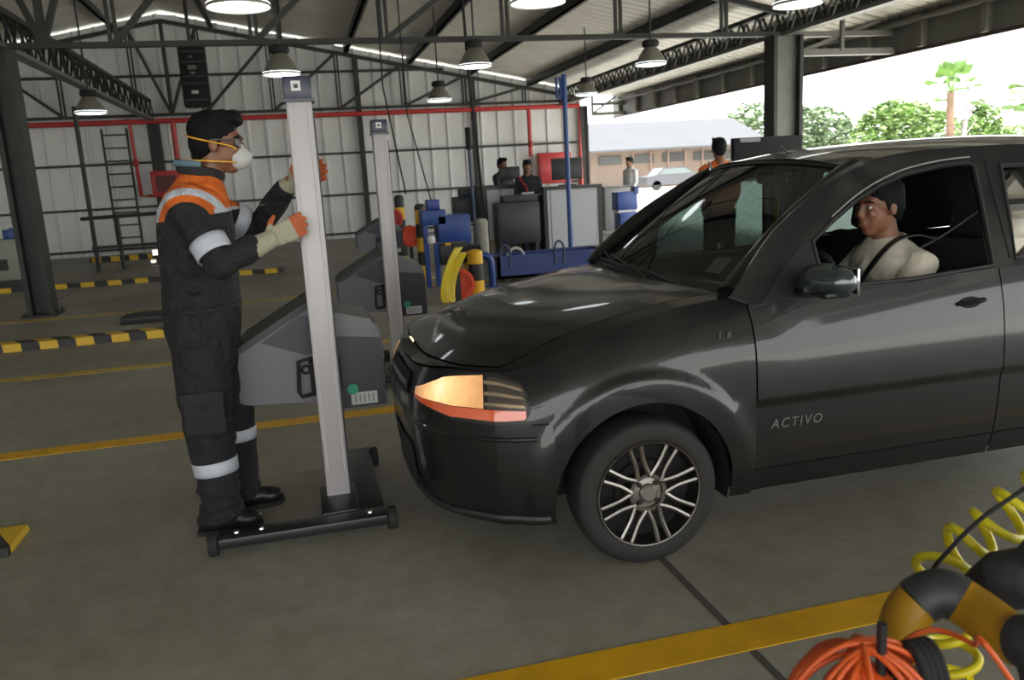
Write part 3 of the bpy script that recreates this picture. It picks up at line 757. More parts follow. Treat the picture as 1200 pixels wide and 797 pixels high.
for s in (-1, 1):
    h = hl_grid(.018, .405, -.06, 1.06, .004, 8, s).build('headlight', TRIM, car)
    hl_grid(.024, .24, .30, 1.0, .009, 8, s).build('main_lens', LENS, h)
    hl_grid(.024, .39, .02, .28, .009, 4, s).build('indicator_lens', IND, h)
    hl_grid(.255, .395, .30, .98, .007, 6, s).build('side_reflector', mat('lamp_bezel', (.10, .085, .075), .3, .5), h)
    for k in range(3): hl_grid(.245, .388, .36 + k * .23, .44 + k * .23, .012, 1, s).build('chrome_fin', LENS0, h)
    c_ = Vector((xs2x(.10, .685), s * wm(.10, .685), .685))
    MB().ell(c_ + Vector((.02, -s * .012, .006)), (.022, .03, .022)).build('bulb_glow', mat('headlamp_bulb', (1.0, .80, .48), .3, emis=1.6), h)
seam('bumper_seam', [surfpt(x, .5985, -1, .001) for x in (.405, .43, .45, .468)], .0035, BLACKM, ob2)
# ------------------------------------------------ wheels
def wheel(xc, s):
    o = Vector((xc + .010, 0, .282)); y1 = s * .828
    def L(prof): return MB().lathe([(r, y1 + s * h) for r, h in prof], o, 'Y', 56)
    t = L([(.196, -.17), (.215, -.185), (.256, -.185), (.274, -.165), (.280, -.13), (.282, -.09), (.281, -.04), (.277, -.014), (.266, -.002), (.243, .004), (.215, .003), (.203, -.004), (.198, -.012), (.196, -.03)]).build('tire', TIRE, car, ang=50)
    g = MB()
    for rr in (.2845, .2885, .2885, .2845): pass
    L([(.206, .0), (.204, .004), (.199, .003), (.196, -.006), (.190, -.03), (.188, -.16), (.196, -.17)]).build('rim', ALLOY, t)
    L([(0, -.075), (.189, -.07)]).build('brake_backing', BLACKM, t)
    L([(.0, -.055), (.115, -.055), (.12, -.065)]).build('brake_disc', DARKM, t)
    m = MB(); n = 8
    for k in range(n):
        a = 2 * PI * (k + .35) / n
        for d in (-1, 1):
            pa = Vector((math.cos(a + d * .375) * .068, y1 + s * -.014, math.sin(a + d * .375) * .068)); pb = Vector((math.cos(a + d * .15) * .120, y1 + s * -.012, math.sin(a + d * .15) * .120)); pc = Vector((math.cos(a + d * .115) * .196, y1 + s * -.006, math.sin(a + d * .115) * .196))
            q = smooth([o + v for v in (pa, pb, pc)], 5); m.tube(q, .011, 8)
    m.lathe([(.052, y1 + s * -.035), (.060, y1 + s * -.012), (.074, y1 + s * -.012), (.078, y1 + s * -.03)], o, 'Y', 40); m.build('spokes', ALLOY, t)
    L([(.0, -.002), (.028, -.002), (.034, -.008), (.036, -.02), (.058, -.024), (.062, -.05)]).build('hub_cap', mat('hub_grey', (.30, .28, .26), .35, .8), t)
    m = MB()
    for k in range(4):
        a = 2 * PI * (k + .5) / 4; m.lathe([(0, y1 + s * -.012), (.009, y1 + s * -.012), (.009, y1 + s * -.03)], o + Vector((math.cos(a) * .047, 0, math.sin(a) * .047)), 'Y', 8)
    m.build('wheel_nuts', DARKM, t)
for xc in (XA, XR):
    for s in (-1, 1): wheel(xc, s)
# ------------------------------------------------ cabin
m = MB().span((1.28, -.68, .55), (1.66, .68, .86), .04).span((1.22, -.66, .84), (1.60, .66, .935), .035); m.ell((1.56, -.36, .93), (.12, .2, .055)); m.build('dashboard', CARIN, car)
m = MB().lathe([(.175 + .014 * math.cos(a * PI / 4), .014 * math.sin(a * PI / 4)) for a in range(8)], (0, 0, 0), 'X', 32, close=True); m.tube([(0, -.17, 0), (0, 0, -.02), (0, .17, 0)], .014, 6); m.ell((.0, 0, -.01), (.025, .06, .055))
for v in m.bm.verts: v.co = Matrix.Translation((1.80, -.36, .90)) @ Matrix.Rotation(R(25), 4, 'Y') @ v.co
m.build('steering_wheel', CARIN, car)
SEATM = mat('seat_fabric_black', (.022, .021, .022), .9)
for w in (-.36, .36):
    m = MB().box((2.30, w, .47), (.5, .48, .16), bev=.05); st_ = m.build('seat', SEATM, car)
    MB().box((2.58, w, .80), (.14, .46, .56), ry=R(14), bev=.05).build('seat_back', SEATM, st_)
    MB().box((2.69, w, 1.16), (.09, .25, .16), ry=R(10), bev=.035).build('headrest', SEATM, st_)
MB().box((3.15, 0, .47), (.45, 1.25, .15), bev=.05).box((3.42, 0, .76), (.13, 1.25, .5), ry=R(14), bev=.05).build('rear_bench', SEATM, car)
MB().span((1.24, -.72, .30), (3.6, .72, .34)).build('cabin_floor', CARIN, car)
for s in (-1, 1): MB().span((1.36, s * .735, .36), (3.2, s * .755, .95)).build('door_lining', CARIN, car)
MB().box((1.86, 0, 1.395), (.03, .24, .06), bev=.012).tube([(1.87, 0, 1.42), (1.89, 0, 1.46)], .008, 6).build('rear_view_mirror', mat('mirror_back', (.12, .12, .12), .2, .4), car)
MB().tube([(1.87, -.02, 1.36), (1.87, -.02, 1.30)], .002, 4).box((1.87, -.02, 1.245), (.006, .028, .12)).build('hanging_tag', mat('green_card', (.16, .18, .02), .6), car)
PAP = mat('white_paper', (.62, .68, .62), .7)
MB().grid([[Vector(ws(t_, v_)) + Vector((.006, 0, -.004)) for t_ in (.12, .17, .22)] for v_ in (-.84, -.78, -.70)]).build('windscreen_sticker', PAP, car)
MB().box((1.42, -.05, .942), (.12, .34, .004), rz=.3).build('papers_on_dashboard', PAP, car)
seam('seat_belt', smooth([(2.52, -.66, 1.28), (2.36, -.50, 1.10), (2.20, -.35, .98), (2.12, -.25, .86)], 6), .006, BLACK)
# ================================================================ people
SKIN = mat('tan_skin', (.20, .085, .045), .5, var=.08, vscale=20)
HAIR = mat('black_hair', (.006, .006, .007), .7, bump=.4, bscale=90, spec=.15)
def headm(Cc, yaw, pitch=0, roll=0):
    return Matrix.Translation(Cc) @ Matrix.Rotation(yaw, 4, 'Z') @ Matrix.Rotation(pitch, 4, 'Y') @ Matrix.Rotation(roll, 4, 'X')
def head(m, H_, neck=True):
    e = lambda c, r: m.ell(c, r, H_, 16)
    e((-.012, 0, .030), (.098, .077, .093)); e((.028, 0, -.040), (.066, .060, .074)); e((.052, 0, -.096), (.032, .032, .024))
    e((.010, 0, -.070), (.060, .056, .045)); e((.074, 0, .034), (.020, .050, .014)); e((.070, .034, -.020), (.022, .022, .026)); e((.070, -.034, -.020), (.022, .022, .026))
    e((.092, 0, -.058), (.012, .024, .008)); e((.089, 0, -.072), (.012, .021, .009))
    m.tube([H_ @ Vector(p) for p in ((.084, 0, .028), (.098, 0, .0), (.108, 0, -.026))], [.009, .011, .015], 8); e((.096, 0, -.032), (.014, .019, .009))
    for s in (-1, 1): e((-.008, s * .078, -.008), (.020, .010, .032)); e((-.002, s * .082, -.026), (.010, .008, .012))
    if neck: m.tube([H_ @ Vector(p) for p in ((-.018, 0, -.03), (-.028, 0, -.10), (-.045, 0, -.20))], [.056, .055, .066], 14)
def face_parts(H_, root, hair=True):
    EW = mat('eye_white', (.5, .48, .45), .3); EB = mat('eye_dark', (.01, .007, .005), .2)
    for s in (-1, 1):
        m = MB(); m.ell((.079, s * .031, .008), (.010, .0135, .0075), H_, 12); o = m.build('eye', EW, root); m = MB(); m.ell((.0865, s * .031, .008), (.0045, .0055, .0055), H_, 10); m.build('iris', EB, o)
        m = MB(); m.tube([H_ @ Vector(p) for p in ((.088, s * .014, .030), (.088, s * .032, .036), (.074, s * .052, .030))], [.004, .005, .003], 6); m.build('eyebrow', HAIR, root)
    m = MB(); m.tube([H_ @ Vector(p) for p in ((.098, -.020, -.066), (.104, 0, -.065), (.098, .020, -.066))], [.003, .0045, .003], 6); m.build('lips', mat('lip', (.26, .08, .06), .4), root)
def hair(H_, root, kind=0, voxel=.006):
    m = MB(); e = lambda c, r: m.ell(c, r, H_, 16)
    e((-.024, 0, .052), (.104, .087, .088)); e((-.055, 0, .0), (.066, .080, .075)); e((-.030, .066, .03), (.052, .022, .05)); e((-.030, -.066, .03), (.052, .022, .05))
    e((.048, 0, .108), (.050, .066, .034)); e((.070, .01, .100), (.032, .05, .026)); e((-.075, 0, -.05), (.034, .055, .035))
    for s in (-1, 1): e((.012, s * .074, .018), (.012, .008, .034))
    rnd = random.Random(3)
    for k in range(26):
        a = rnd.uniform(-1.4, 1.4); p = Vector((-.02 + .085 * math.cos(a * 1.1) * rnd.uniform(.2, 1.1), .07 * math.sin(a), .118 + rnd.uniform(-.02, .01))); m.tube([H_ @ p, H_ @ (p + Vector((.03, .004, .018)))], [.012, .004], 6)
    return fuse(m, 'hair', HAIR, root, voxel, 2)
def hand(m, wr, f, n, t, curl=.35, s=1.0, spread=.06, r=.0105, thumb=.5):
    f, n, t = Vector(f).normalized(), Vector(n), Vector(t); n = (n - n.dot(f) * f).normalized(); t = (t - t.dot(f) * f - t.dot(n) * n).normalized(); wr = Vector(wr)
    M_ = Matrix((f, t, n)).transposed().to_4x4(); M_.translation = wr
    m.ell((.052 * s, 0, 0), (.054 * s, .043 * s, .018 * s), M_, 14); m.ell((.075 * s, 0, 0), (.026 * s, .045 * s, .016 * s), M_, 12); m.ell((.03 * s, .024 * s, .008 * s), (.032 * s, .020 * s, .018 * s), M_, 12)
    for i, (o, L) in enumerate(((.033, .072), (.011, .081), (-.011, .075), (-.033, .060))):
        p = Vector((.088, o, 0)) * s; d = Vector((1, o * spread / .03, 0)).normalized(); pts = [M_ @ (p - d * .02 * s)]; pts.append(M_ @ p); a = 0
        for k, q in enumerate((.45, .32, .25)):
            a += curl * (1 if k else .7) * (1 + .08 * i); dd = Vector((d.x * math.cos(a), d.y, math.sin(a))); p = p + dd * L * q * s; pts.append(M_ @ p)
        m.tube(pts, [r * 1.1 * s, r * 1.1 * s, r * s, r * .93 * s, r * .75 * s], 8); m.ell(tuple(pts[-1]), r * .74 * s, None, 8)
    p = Vector((.022, .034, .006)) * s; d = Vector((.62, .75, .12 + thumb * .3)).normalized(); pts = [M_ @ (p - d * .015 * s), M_ @ p, M_ @ (p + d * .032 * s), M_ @ (p + d * .034 * s + Vector((.82, .42, thumb)).normalized() * .03 * s)]
    m.tube(pts, [.014 * s, .0135 * s, .012 * s, .009 * s], 8); m.ell(tuple(pts[-1]), .009 * s, None, 8)
def loft(m, secs, n=22):
    """sections (x, y, z, rx, ry) stacked upwards"""
    rings = []
    for x, y, z, rx, ry in secs:
        rings.append([m.bm.verts.new((x + rx * math.copysign(abs(math.cos(a)) ** .85, math.cos(a)), y + ry * math.copysign(abs(math.sin(a)) ** .85, math.sin(a)), z)) for a in [2 * PI * k / n for k in range(n)]])
    for i in range(len(rings) - 1):
        for k in range(n): m.bm.faces.new((rings[i][k], rings[i][(k + 1) % n], rings[i + 1][(k + 1) % n], rings[i + 1][k]))
    m.bm.faces.new(list(reversed(rings[0]))); m.bm.faces.new(rings[-1])

# ---- the worker holding the tester column
wk = thing('person', 'worker in dark coverall with orange yoke, white mask and gloves holding the near column', 'person', (-.44, 3.74, 0))
# coverall cloth: dark, with an orange yoke and a silver reflective band sewn round each shoulder
def coverall_mat():
    m = bpy.data.materials.new('coverall_cloth'); m.use_nodes = True; nt = m.node_tree; b = nt.nodes['Principled BSDF']; b.inputs['Roughness'].default_value = .85
    N = nt.nodes.new; Lk = nt.links.new
    co = N('ShaderNodeTexCoord'); sp = N('ShaderNodeSeparateXYZ'); Lk(co.outputs['Object'], sp.inputs[0])
    def M2(op, a, b_):
        x = N('ShaderNodeMath'); x.operation = op
        for i, v in enumerate((a, b_)):
            if isinstance(v, (int, float)): x.inputs[i].default_value = v
            else: Lk(v, x.inputs[i])
        return x.outputs[0]
    dx = M2('SUBTRACT', sp.outputs['X'], -.425); dz = M2('SUBTRACT', sp.outputs['Z'], 1.345)
    r = M2('SQRT', M2('ADD', M2('MULTIPLY', dx, dx), M2('MULTIPLY', dz, dz)), 0)
    rp = N('ShaderNodeValToRGB'); rp.color_ramp.interpolation = 'CONSTANT'; e = rp.color_ramp.elements
    BL, OR, SV = (.010, .0105, .012, 1), (.60, .12, .01, 1), (.45, .49, .55, 1)
    e[0].position = 0; e[0].color = BL; e[1].position = .095; e[1].color = OR
    for p, c in ((.122, SV), (.152, OR), (.215, BL)): q = e.new(p); q.color = c
    Lk(r, rp.inputs[0])
    mask = M2('GREATER_THAN', M2('ADD', sp.outputs['Z'], M2('MULTIPLY', dx, -.10)), 1.378)
    # front ends: silver block
    blk = M2('MULTIPLY', M2('GREATER_THAN', dx, .10), M2('LESS_THAN', sp.outputs['Z'], 1.408))
    m1 = N('ShaderNodeMix'); m1.data_type = 'RGBA'; m1.inputs[7].default_value = SV; Lk(blk, m1.inputs[0]); Lk(rp.outputs[0], m1.inputs[6])
    mx = N('ShaderNodeMix'); mx.data_type = 'RGBA'; mx.inputs[6].default_value = BL; Lk(mask, mx.inputs[0]); Lk(m1.outputs[2], mx.inputs[7]); Lk(mx.outputs[2], b.inputs['Base Color'])
    n = N('ShaderNodeTexNoise'); n.inputs['Scale'].default_value = 9; n.inputs['Detail'].default_value = 3; n.inputs['Distortion'].default_value = 1.2
    bp = N('ShaderNodeBump'); bp.inputs['Strength'].default_value = .9; bp.inputs['Distance'].default_value = .05; Lk(co.outputs['Object'], n.inputs['Vector']); Lk(n.outputs['Fac'], bp.inputs['Height']); Lk(bp.outputs[0], b.inputs['Normal'])
    return m
CLOTH = coverall_mat(); CL2 = mat('dark_work_cloth', (.013, .014, .016), .85, bump=.4, bscale=20); REFL = mat('reflective_tape', (.50, .53, .60), .35)
HW = headm((-.292, 3.735, 1.672), R(-4), R(6))
NS = Vector((-.425, 3.565, 1.415)); NE = Vector((-.315, 3.455, 1.195)); NWr = Vector((-.135, 3.500, 1.268))
FS = Vector((-.40, 3.93, 1.415)); FE = Vector((-.185, 4.03, 1.300)); FWr = Vector((-.015, 3.868, 1.500))
m = MB(); head(m, HW)
m.tube([(-.37, 3.74, 1.50), (-.42, 3.74, 1.35), (-.43, 3.74, 1.0)], [.07, .12, .12], 14)
for a, b_, c_ in ((NS, NE, NWr), (FS, FE, FWr)):
    m.tube([(-.41, 3.74, 1.40), a, b_, c_], [.05, .046, .038, .028], 12); m.ell(tuple(c_), .03)
for y, kx in ((3.66, -.455), (3.86, -.385)): m.tube([(-.43, 3.74 + (y - 3.74) * .7, .98), (kx, y, .52), (kx - .03, y, .10)], [.085, .058, .036], 12); m.ell((kx + .0, y, .06), (.05, .03, .03))
hand(m, NWr + Vector((.01, 0, .0)), (1, .18, .42), (-.1, 1, 0), (-.3, 0, 1), .10, .97)
hand(m, FWr, (1, -.12, .32), (0, -1, 0), (-.3, 0, 1), .15, .97)
fuse(m, 'body', SKIN, wk, .0065, 2)
m = MB()
loft(m, [(-.445, 3.745, .80, .140, .185), (-.445, 3.745, .90, .158, .195), (-.437, 3.74, 1.0, .162, .190), (-.43, 3.74, 1.10, .158, .188), (-.425, 3.74, 1.22, .158, .198), (-.422, 3.74, 1.32, .156, .210), (-.418, 3.74, 1.41, .147, .205), (-.405, 3.74, 1.475, .124, .170), (-.388, 3.74, 1.525, .096, .115), (-.378, 3.74, 1.56, .076, .084)])
m.tube([(-.41, 3.66, 1.40), NS, NS.lerp(NE, .5) + Vector((0, 0, -.005)), NE, NE.lerp(NWr, .55), NWr + Vector((-.03, 0, -.008))], [.075, .083, .074, .068, .060, .050], 14); m.ell(tuple(NE), (.068, .068, .068)); m.ell(tuple(NS + Vector((0, .03, .018))), (.096, .09, .085))
m.tube([(-.40, 3.82, 1.40), FS, FS.lerp(FE, .5), FE, FE.lerp(FWr, .55), FWr + Vector((-.02, .005, -.02))], [.075, .083, .074, .066, .058, .048], 14); m.ell(tuple(FE), (.066, .066, .066)); m.ell(tuple(FS + Vector((0, -.02, .018))), (.095, .09, .085))
# legs: folds in the trousers at knee and ankle
m.tube(smooth([(-.452, 3.665, .86), (-.458, 3.655, .70), (-.462, 3.648, .55), (-.468, 3.645, .44), (-.458, 3.64, .30), (-.455, 3.64, .16), (-.460, 3.64, .055)], 3), [.125] * 3 + [.122] * 3 + [.108] * 3 + [.098] * 3 + [.088] * 3 + [.083] * 3 + [.084], 16)
m.tube(smooth([(-.43, 3.83, .86), (-.405, 3.85, .70), (-.385, 3.865, .55), (-.375, 3.87, .42), (-.375, 3.875, .30), (-.38, 3.88, .16), (-.385, 3.88, .06)], 3), [.12] * 3 + [.105] * 3 + [.092] * 3 + [.085] * 3 + [.080] * 3 + [.078] * 3 + [.078], 16)
rnd = random.Random(2)
for (cx_, cy_, cz_, rr) in ((-.46, 3.645, .50, .104), (-.46, 3.645, .42, .098), (-.455, 3.64, .13, .088), (-.46, 3.64, .20, .087), (-.455, 3.64, .08, .09), (-.385, 3.875, .12, .082), (-.385, 3.87, .47, .09)):
    pts = [(cx_ + rr * math.cos(a), cy_ + rr * math.sin(a), cz_ + .018 * math.sin(a * 2 + cz_ * 30)) for a in [2 * PI * k / 16 for k in range(16)]]; m.tube(pts, .011, 6, closed=True)
for k in range(5):
    z = 1.02 + k * .075; m.tube([(-.56, 3.60, z + .02), (-.44, 3.535, z - .012), (-.32, 3.60, z + rnd.uniform(-.02, .03))], [.006, .013, .006], 6)
cov = fuse(m, 'coverall', CLOTH, wk, .009, 4)
# collar, straps, tapes, pockets
m = MB(); m.tube([(-.375 + .083 * math.cos(a), 3.74 + .088 * math.sin(a), 1.562 + .022 * -math.cos(a)) for a in [2 * PI * k / 20 for k in range(20)]], .024, 8, closed=True, ry=.014); m.build('collar', CL2, cov)
m = MB(); m.tube([(-.385 + .088 * math.cos(a), 3.74 + .09 * math.sin(a), 1.592 - .01 * math.cos(a)) for a in [R(75) + R(210) * k / 14 for k in range(15)]], .014, 8, ry=.010); m.build('shirt_collar', mat('blue_grey_shirt', (.10, .17, .22), .8), wk)
def band(a, b_, ra, rb, name='reflective_band', par=cov, mm=REFL):
    a, b_ = Vector(a), Vector(b_); m = MB(); m.tube([a, a.lerp(b_, .33), a.lerp(b_, .66), b_], [ra, lerp(ra, rb, .33), lerp(ra, rb, .66), rb], 24, caps=False); o = m.build(name, mm, par); md = o.modifiers.new('t', 'SOLIDIFY'); md.thickness = .003; return o
band(NS.lerp(NE, .60), NS.lerp(NE, .86), .0775, .0755)
band(FS.lerp(FE, .50), FS.lerp(FE, .74), .080, .077)
band((-.456, 3.64, .275), (-.460, 3.643, .335), .0945, .0975)
band((-.375, 3.875, .350), (-.375, 3.873, .405), .0875, .089)
MB().box((-.463, 3.545, .56), (.165, .022, .17), bev=.008).box((-.463, 3.538, .635), (.172, .026, .05), bev=.006).build('thigh_pocket', CL2, cov)
MB().tube(smooth([(-.585, 3.69, 1.01), (-.50, 3.555, 1.0), (-.36, 3.565, 1.0), (-.275, 3.68, 1.005)], 6), .010, 6).build('waist_seam', CL2, cov)
# gloves
GC = mat('glove_cream', (.34, .33, .24), .8, bump=.3, bscale=60); GO = mat('glove_orange_grip', (.42, .10, .03), .7)
def glove(wr, f, n, t, curl, arm):
    m = MB(); hand(m, wr, f, n, t, curl, 1.04, .05, .0125)
    d = (Vector(wr) - Vector(arm)).normalized(); m.tube([Vector(wr) - d * .075, Vector(wr) - d * .03, Vector(wr) + Vector(f).normalized() * .03], [.050, .043, .036], 14)
    g = fuse(m, 'glove', GC, wk, .0045, 2)
    f_, n_ = Vector(f).normalized(), Vector(n).normalized(); g.data.materials.append(GO)
    for p in g.data.polygons:      # rubber dipped palm, finger sides and thumb
        c = p.center - Vector(wr)
        if (c.dot(n_) > .004 and c.dot(f_) > .02) or c.dot(f_) > .115: p.material_index = 1
    return g
glove(NWr + Vector((.01, 0, .0)), (1, .18, .42), (-.1, 1, 0), (-.3, 0, 1), .10, NE)
glove(FWr, (1, -.12, .32), (0, -1, 0), (-.3, 0, 1), .15, FE)
# boots
BOOT = mat('black_leather_boot', (.010, .010, .010), .4)
for x, y, yaw in ((-.435, 3.635, R(-2)), (-.345, 3.88, R(4))):
    m = MB(); M_ = Matrix.Translation((x, y, 0)) @ Matrix.Rotation(yaw, 4, 'Z')
    m.ell((.0, 0, .052), (.135, .048, .045), M_); m.ell((.085, 0, .045), (.062, .050, .038), M_); m.ell((-.075, 0, .06), (.058, .046, .055), M_); m.tube([M_ @ Vector(p) for p in ((-.045, 0, .06), (-.05, 0, .17))], [.052, .055], 14); bo = fuse(m, 'boot', BOOT, wk, .007, 3)
    m = MB(); m.prism([(M_ @ Vector((px_, py_, 0))).to_2d() for px_, py_ in ((-.13, -.03), (-.09, -.048), (.05, -.05), (.12, -.045), (.148, 0), (.12, .045), (.05, .05), (-.09, .048), (-.13, .03))], .001, .022, axis='Z'); m.build('sole', RUBBER, bo)
hair(HW, wk)
EW = mat('eye_white', (.5, .48, .45), .3); face_parts(HW, wk)
# dust mask with two yellow straps, clear glasses
m = MB(); m.ell((.082, 0, -.052), (.050, .052, .052), HW, 20); m.ell((.098, 0, -.050), (.042, .036, .040), HW, 20); m.ell((.086, 0, -.012), (.026, .028, .022), HW, 16); mk = fuse(m, 'dust_mask', mat('white_mask_felt', (.50, .51, .50), .85), wk, .005, 4)
ST = mat('yellow_elastic', (.70, .36, .03), .6)
for pts in ([(.080, .050), (.060, .070), (.01, .088), (-.05, .091), (-.10, .070), (-.128, 0)], ):
    for z0, z1 in ((-.018, .028), (-.072, -.075)):
        L = [(x, -y, lerp(z0, z1, i / 5)) for i, (x, y) in enumerate(pts)]; L += [(x, -y, z) for x, y, z in reversed(L[:-1])]
        MB().tube([HW @ Vector(p) for p in smooth(L, 4)], .0035, 6).build('mask_strap', ST, mk)
GF = mat('spectacle_frame', (.012, .012, .014), .3)
m = MB()
for s in (-1, 1):
    m.tube([HW @ Vector(p) for p in smooth([(.092, s * .008, .020), (.098, s * .034, .028), (.080, s * .064, .022), (.078, s * .062, -.004), (.094, s * .034, -.012), (.094, s * .012, -.004), (.092, s * .008, .020)], 4)], .0028, 6)
    m.tube([HW @ Vector(p) for p in ((.080, s * .064, .018), (.04, s * .080, .016), (-.02, s * .086, .012))], .0032, 6)
gl = m.build('safety_glasses', GF, wk)
for s in (-1, 1): MB().grid([[HW @ Vector((x, s * y, z)) for z in (-.008, .022)] for x, y in ((.093, .010), (.096, .034), (.080, .062))]).build('lens', glass('clear_lens', (.6, .55, .52), ior=1.12), gl)

# ---- the driver
dr = thing('person', 'driver in a cream shirt and black seat belt sitting in the dark hatchback', 'person', (2.70, 3.13, .34))
HD = headm((2.450, 3.10, 1.250), R(180 + 8), R(5))
m = MB(); head(m, HD); m.tube([(2.50, 3.12, 1.10), (2.56, 3.12, .9), (2.66, 3.13, .62)], [.07, .12, .13], 14)
for s in (-1, 1):
    m.tube([(2.54, 3.12, 1.0), (2.55, 3.12 + s * .17, .995), (2.37, 3.12 + s * .21, .83), (2.19, 3.12 + s * .12, .92)], [.05, .046, .040, .028], 12)
    hand(m, (2.19, 3.12 + s * .12, .92), (-.7, 0, .6), (-.5, -s * .2, -.7), (0, -s, .3), .55, .9)
    m.tube([(2.66, 3.13 + s * .09, .64), (2.30, 3.13 + s * .13, .66), (2.05, 3.13 + s * .12, .42)], [.085, .065, .045], 12); m.ell((1.98, 3.13 + s * .12, .39), (.11, .04, .035))
fuse(m, 'body', SKIN, dr, .008, 2)
m = MB(); loft(m, [(2.665, 3.13, .58, .13, .175), (2.65, 3.13, .70, .135, .18), (2.57, 3.12, .85, .145, .19), (2.54, 3.12, .95, .145, .20), (2.53, 3.12, 1.03, .125, .185), (2.52, 3.12, 1.085, .09, .12), (2.505, 3.12, 1.12, .064, .074)])
for s in (-1, 1): m.tube([(2.54, 3.12 + s * .10, 1.02), (2.55, 3.12 + s * .17, 1.005), (2.46, 3.12 + s * .21, .90), (2.36, 3.12 + s * .215, .83), (2.24, 3.12 + s * .15, .90)], [.07, .078, .07, .062, .055], 12)
m.tube([(2.45, 3.02, .93), (2.43, 3.12, .99), (2.45, 3.22, .97)], [.03, .05, .03], 8)
sh = fuse(m, 'shirt', mat('cream_shirt', (.50, .46, .38), .85, bump=.3, bscale=25), dr, .010, 3)
MB().tube([(2.52 + .066 * math.cos(a), 3.12 + .07 * math.sin(a), 1.10 + .015 * math.cos(a)) for a in [2 * PI * k / 16 for k in range(16)]], .016, 6, closed=True).build('collar', mat('cream_shirt'.strip(), (.5, .46, .38)), sh)
MB().tube([(2.66, 3.13, .60), (2.40, 3.05, .64), (2.20, 3.02, .66)], [.10, .085, .07], 12).tube([(2.66, 3.13, .60), (2.40, 3.22, .64), (2.20, 3.25, .66)], [.10, .085, .07], 12).build('trousers', CL2, dr)
MB().tube(smooth([(2.66, 3.00, 1.10), (2.56, 3.00, 1.125), (2.46, 3.01, 1.10), (2.385, 3.05, 1.0), (2.38, 3.12, .90), (2.42, 3.22, .76)], 6), .005, 6, ry=.026, up=(1, 0, .6)).build('seat_belt_strap', BLACK, sh)
hair(HD, dr); face_parts(HD, dr)

# ---- people further back
def figure(label, base, yaw, h, top, low, pose='stand', hair_long=False, extra=None, voxel=.018, skin=SKIN):
    t = thing('person', label, 'person', base)
    k = h / 1.75; B = Matrix.Translation(base) @ Matrix.Rotation(yaw, 4, 'Z') @ Matrix.Scale(k, 4)
    W_ = lambda x, y, z: B @ Vector((x, y, z))
    Hm = B @ headm((.02, 0, 1.625), 0, R(6)) ; m = MB(); head(m, Hm)
    ar = {'stand': ((.0, .20, 1.12), (.12, .17, .95)), 'desk': ((.08, .22, 1.13), (.30, .12, 1.08)), 'hold': ((.02, .22, 1.14), (.26, .10, 1.10))}[pose]
    m.tube([W_(0, 0, 1.5), W_(0, 0, 1.2), W_(0, 0, .92)], [.08 * k, .11 * k, .13 * k], 12)
    for s in (-1, 1):
        e, w = ar; m.tube([W_(0, s * .17, 1.42), W_(e[0], s * e[1], e[2]), W_(w[0], s * w[1], w[2])], [.05 * k, .04 * k, .028 * k], 10)
        d = Vector(w) - Vector(e); hand(m, W_(w[0], s * w[1], w[2]), B.to_3x3() @ Vector((d.x, s * d.y, d.z)), B.to_3x3() @ Vector((0, -s, 0)), B.to_3x3() @ Vector((0, 0, 1)), .4, k, r=.012)
        m.tube([W_(0, s * .09, .95), W_(.02, s * .10, .5), W_(0, s * .10, .08)], [.085 * k, .06 * k, .042 * k], 10); m.ell((.05, s * .10, .04), (.12, .045, .04), B)
    fuse(m, 'body', skin, t, .010, 2)
    m = MB(); ts = [(0, 0, .88, .125, .175), (0, 0, 1.1, .115, .165), (0, 0, 1.3, .125, .19), (0, 0, 1.42, .10, .175), (0, 0, 1.50, .065, .08)]
    r = MB(); loft(r, ts); 
    for v in r.bm.verts: v.co = B @ v.co
    me = bpy.data.meshes.new('t'); r.bm.to_mesh(me); r.bm.free(); m.bm.from_mesh(me)
    for s in (-1, 1):
        e, w = ar; m.tube([W_(0, s * .14, 1.41), W_(0, s * .18, 1.40), W_(e[0], s * e[1], e[2]), W_(*[lerp(e[i], w[i], .85) * (s if i == 1 else 1) for i in range(3)])], [.07 * k, .07 * k, .056 * k, .045 * k], 10)
    tp = fuse(m, 'top', top, t, .014, 3)
    m = MB()
    for s in (-1, 1): m.tube([W_(0, s * .085, .93), W_(.02, s * .10, .5), W_(0, s * .10, .07)], [.11 * k, .085 * k, .07 * k], 12)
    m.ell((0, 0, .92), (.125, .17, .10), B); fuse(m, 'trousers', low, t, .014, 3)
    for s in (-1, 1): q = MB(); q.ell((.05, s * .10, .045), (.135, .05, .045), B); q.build('shoe', BOOT, t)
    hh = hair(Hm, t, voxel=.010)
    if hair_long: q = MB(); q.ell((-.07, 0, -.10), (.05, .08, .13), Hm); q.build('hair_length', HAIR, hh)
    face_parts(Hm, t)
    if extra: extra(t, B, tp)
    return t
DK = mat('dark_uniform', (.016, .018, .022), .85); NAVY = mat('navy_trousers', (.015, .02, .04), .85); WSH = mat('white_shirt', (.6, .6, .6), .85); ORV = mat('orange_vest_cloth', (.62, .13, .015), .8)
p = P(589, 213, 16.6); figure('person in dark clothes behind the left desk at a small screen', (p.x, 16.6, 0), R(-60), 1.84, DK, NAVY, 'desk')
def ex(t, B, tp):
    q = MB(); q.box((.33, 0, 1.10), (.02, .22, .16)); 
    for v in q.bm.verts: v.co = B @ v.co
    q.build('held_paper', WSH, t)
    q = MB(); q.tube([B @ Vector(p_) for p_ in ((.06, -.16, 1.46), (.115, -.05, 1.30), (.12, 0, 1.15))], .018, 6); q.build('red_scarf', RED, tp)
figure('woman with long dark hair standing between the two desks holding a white paper', (4.15, 14.74, 0), R(-108), 1.74, DK, NAVY, 'hold', True, ex)
figure('person in white seen standing outside in the glare beyond the desks', (8.45, 20.2, 0), R(200), 1.78, WSH, WSH, 'stand')
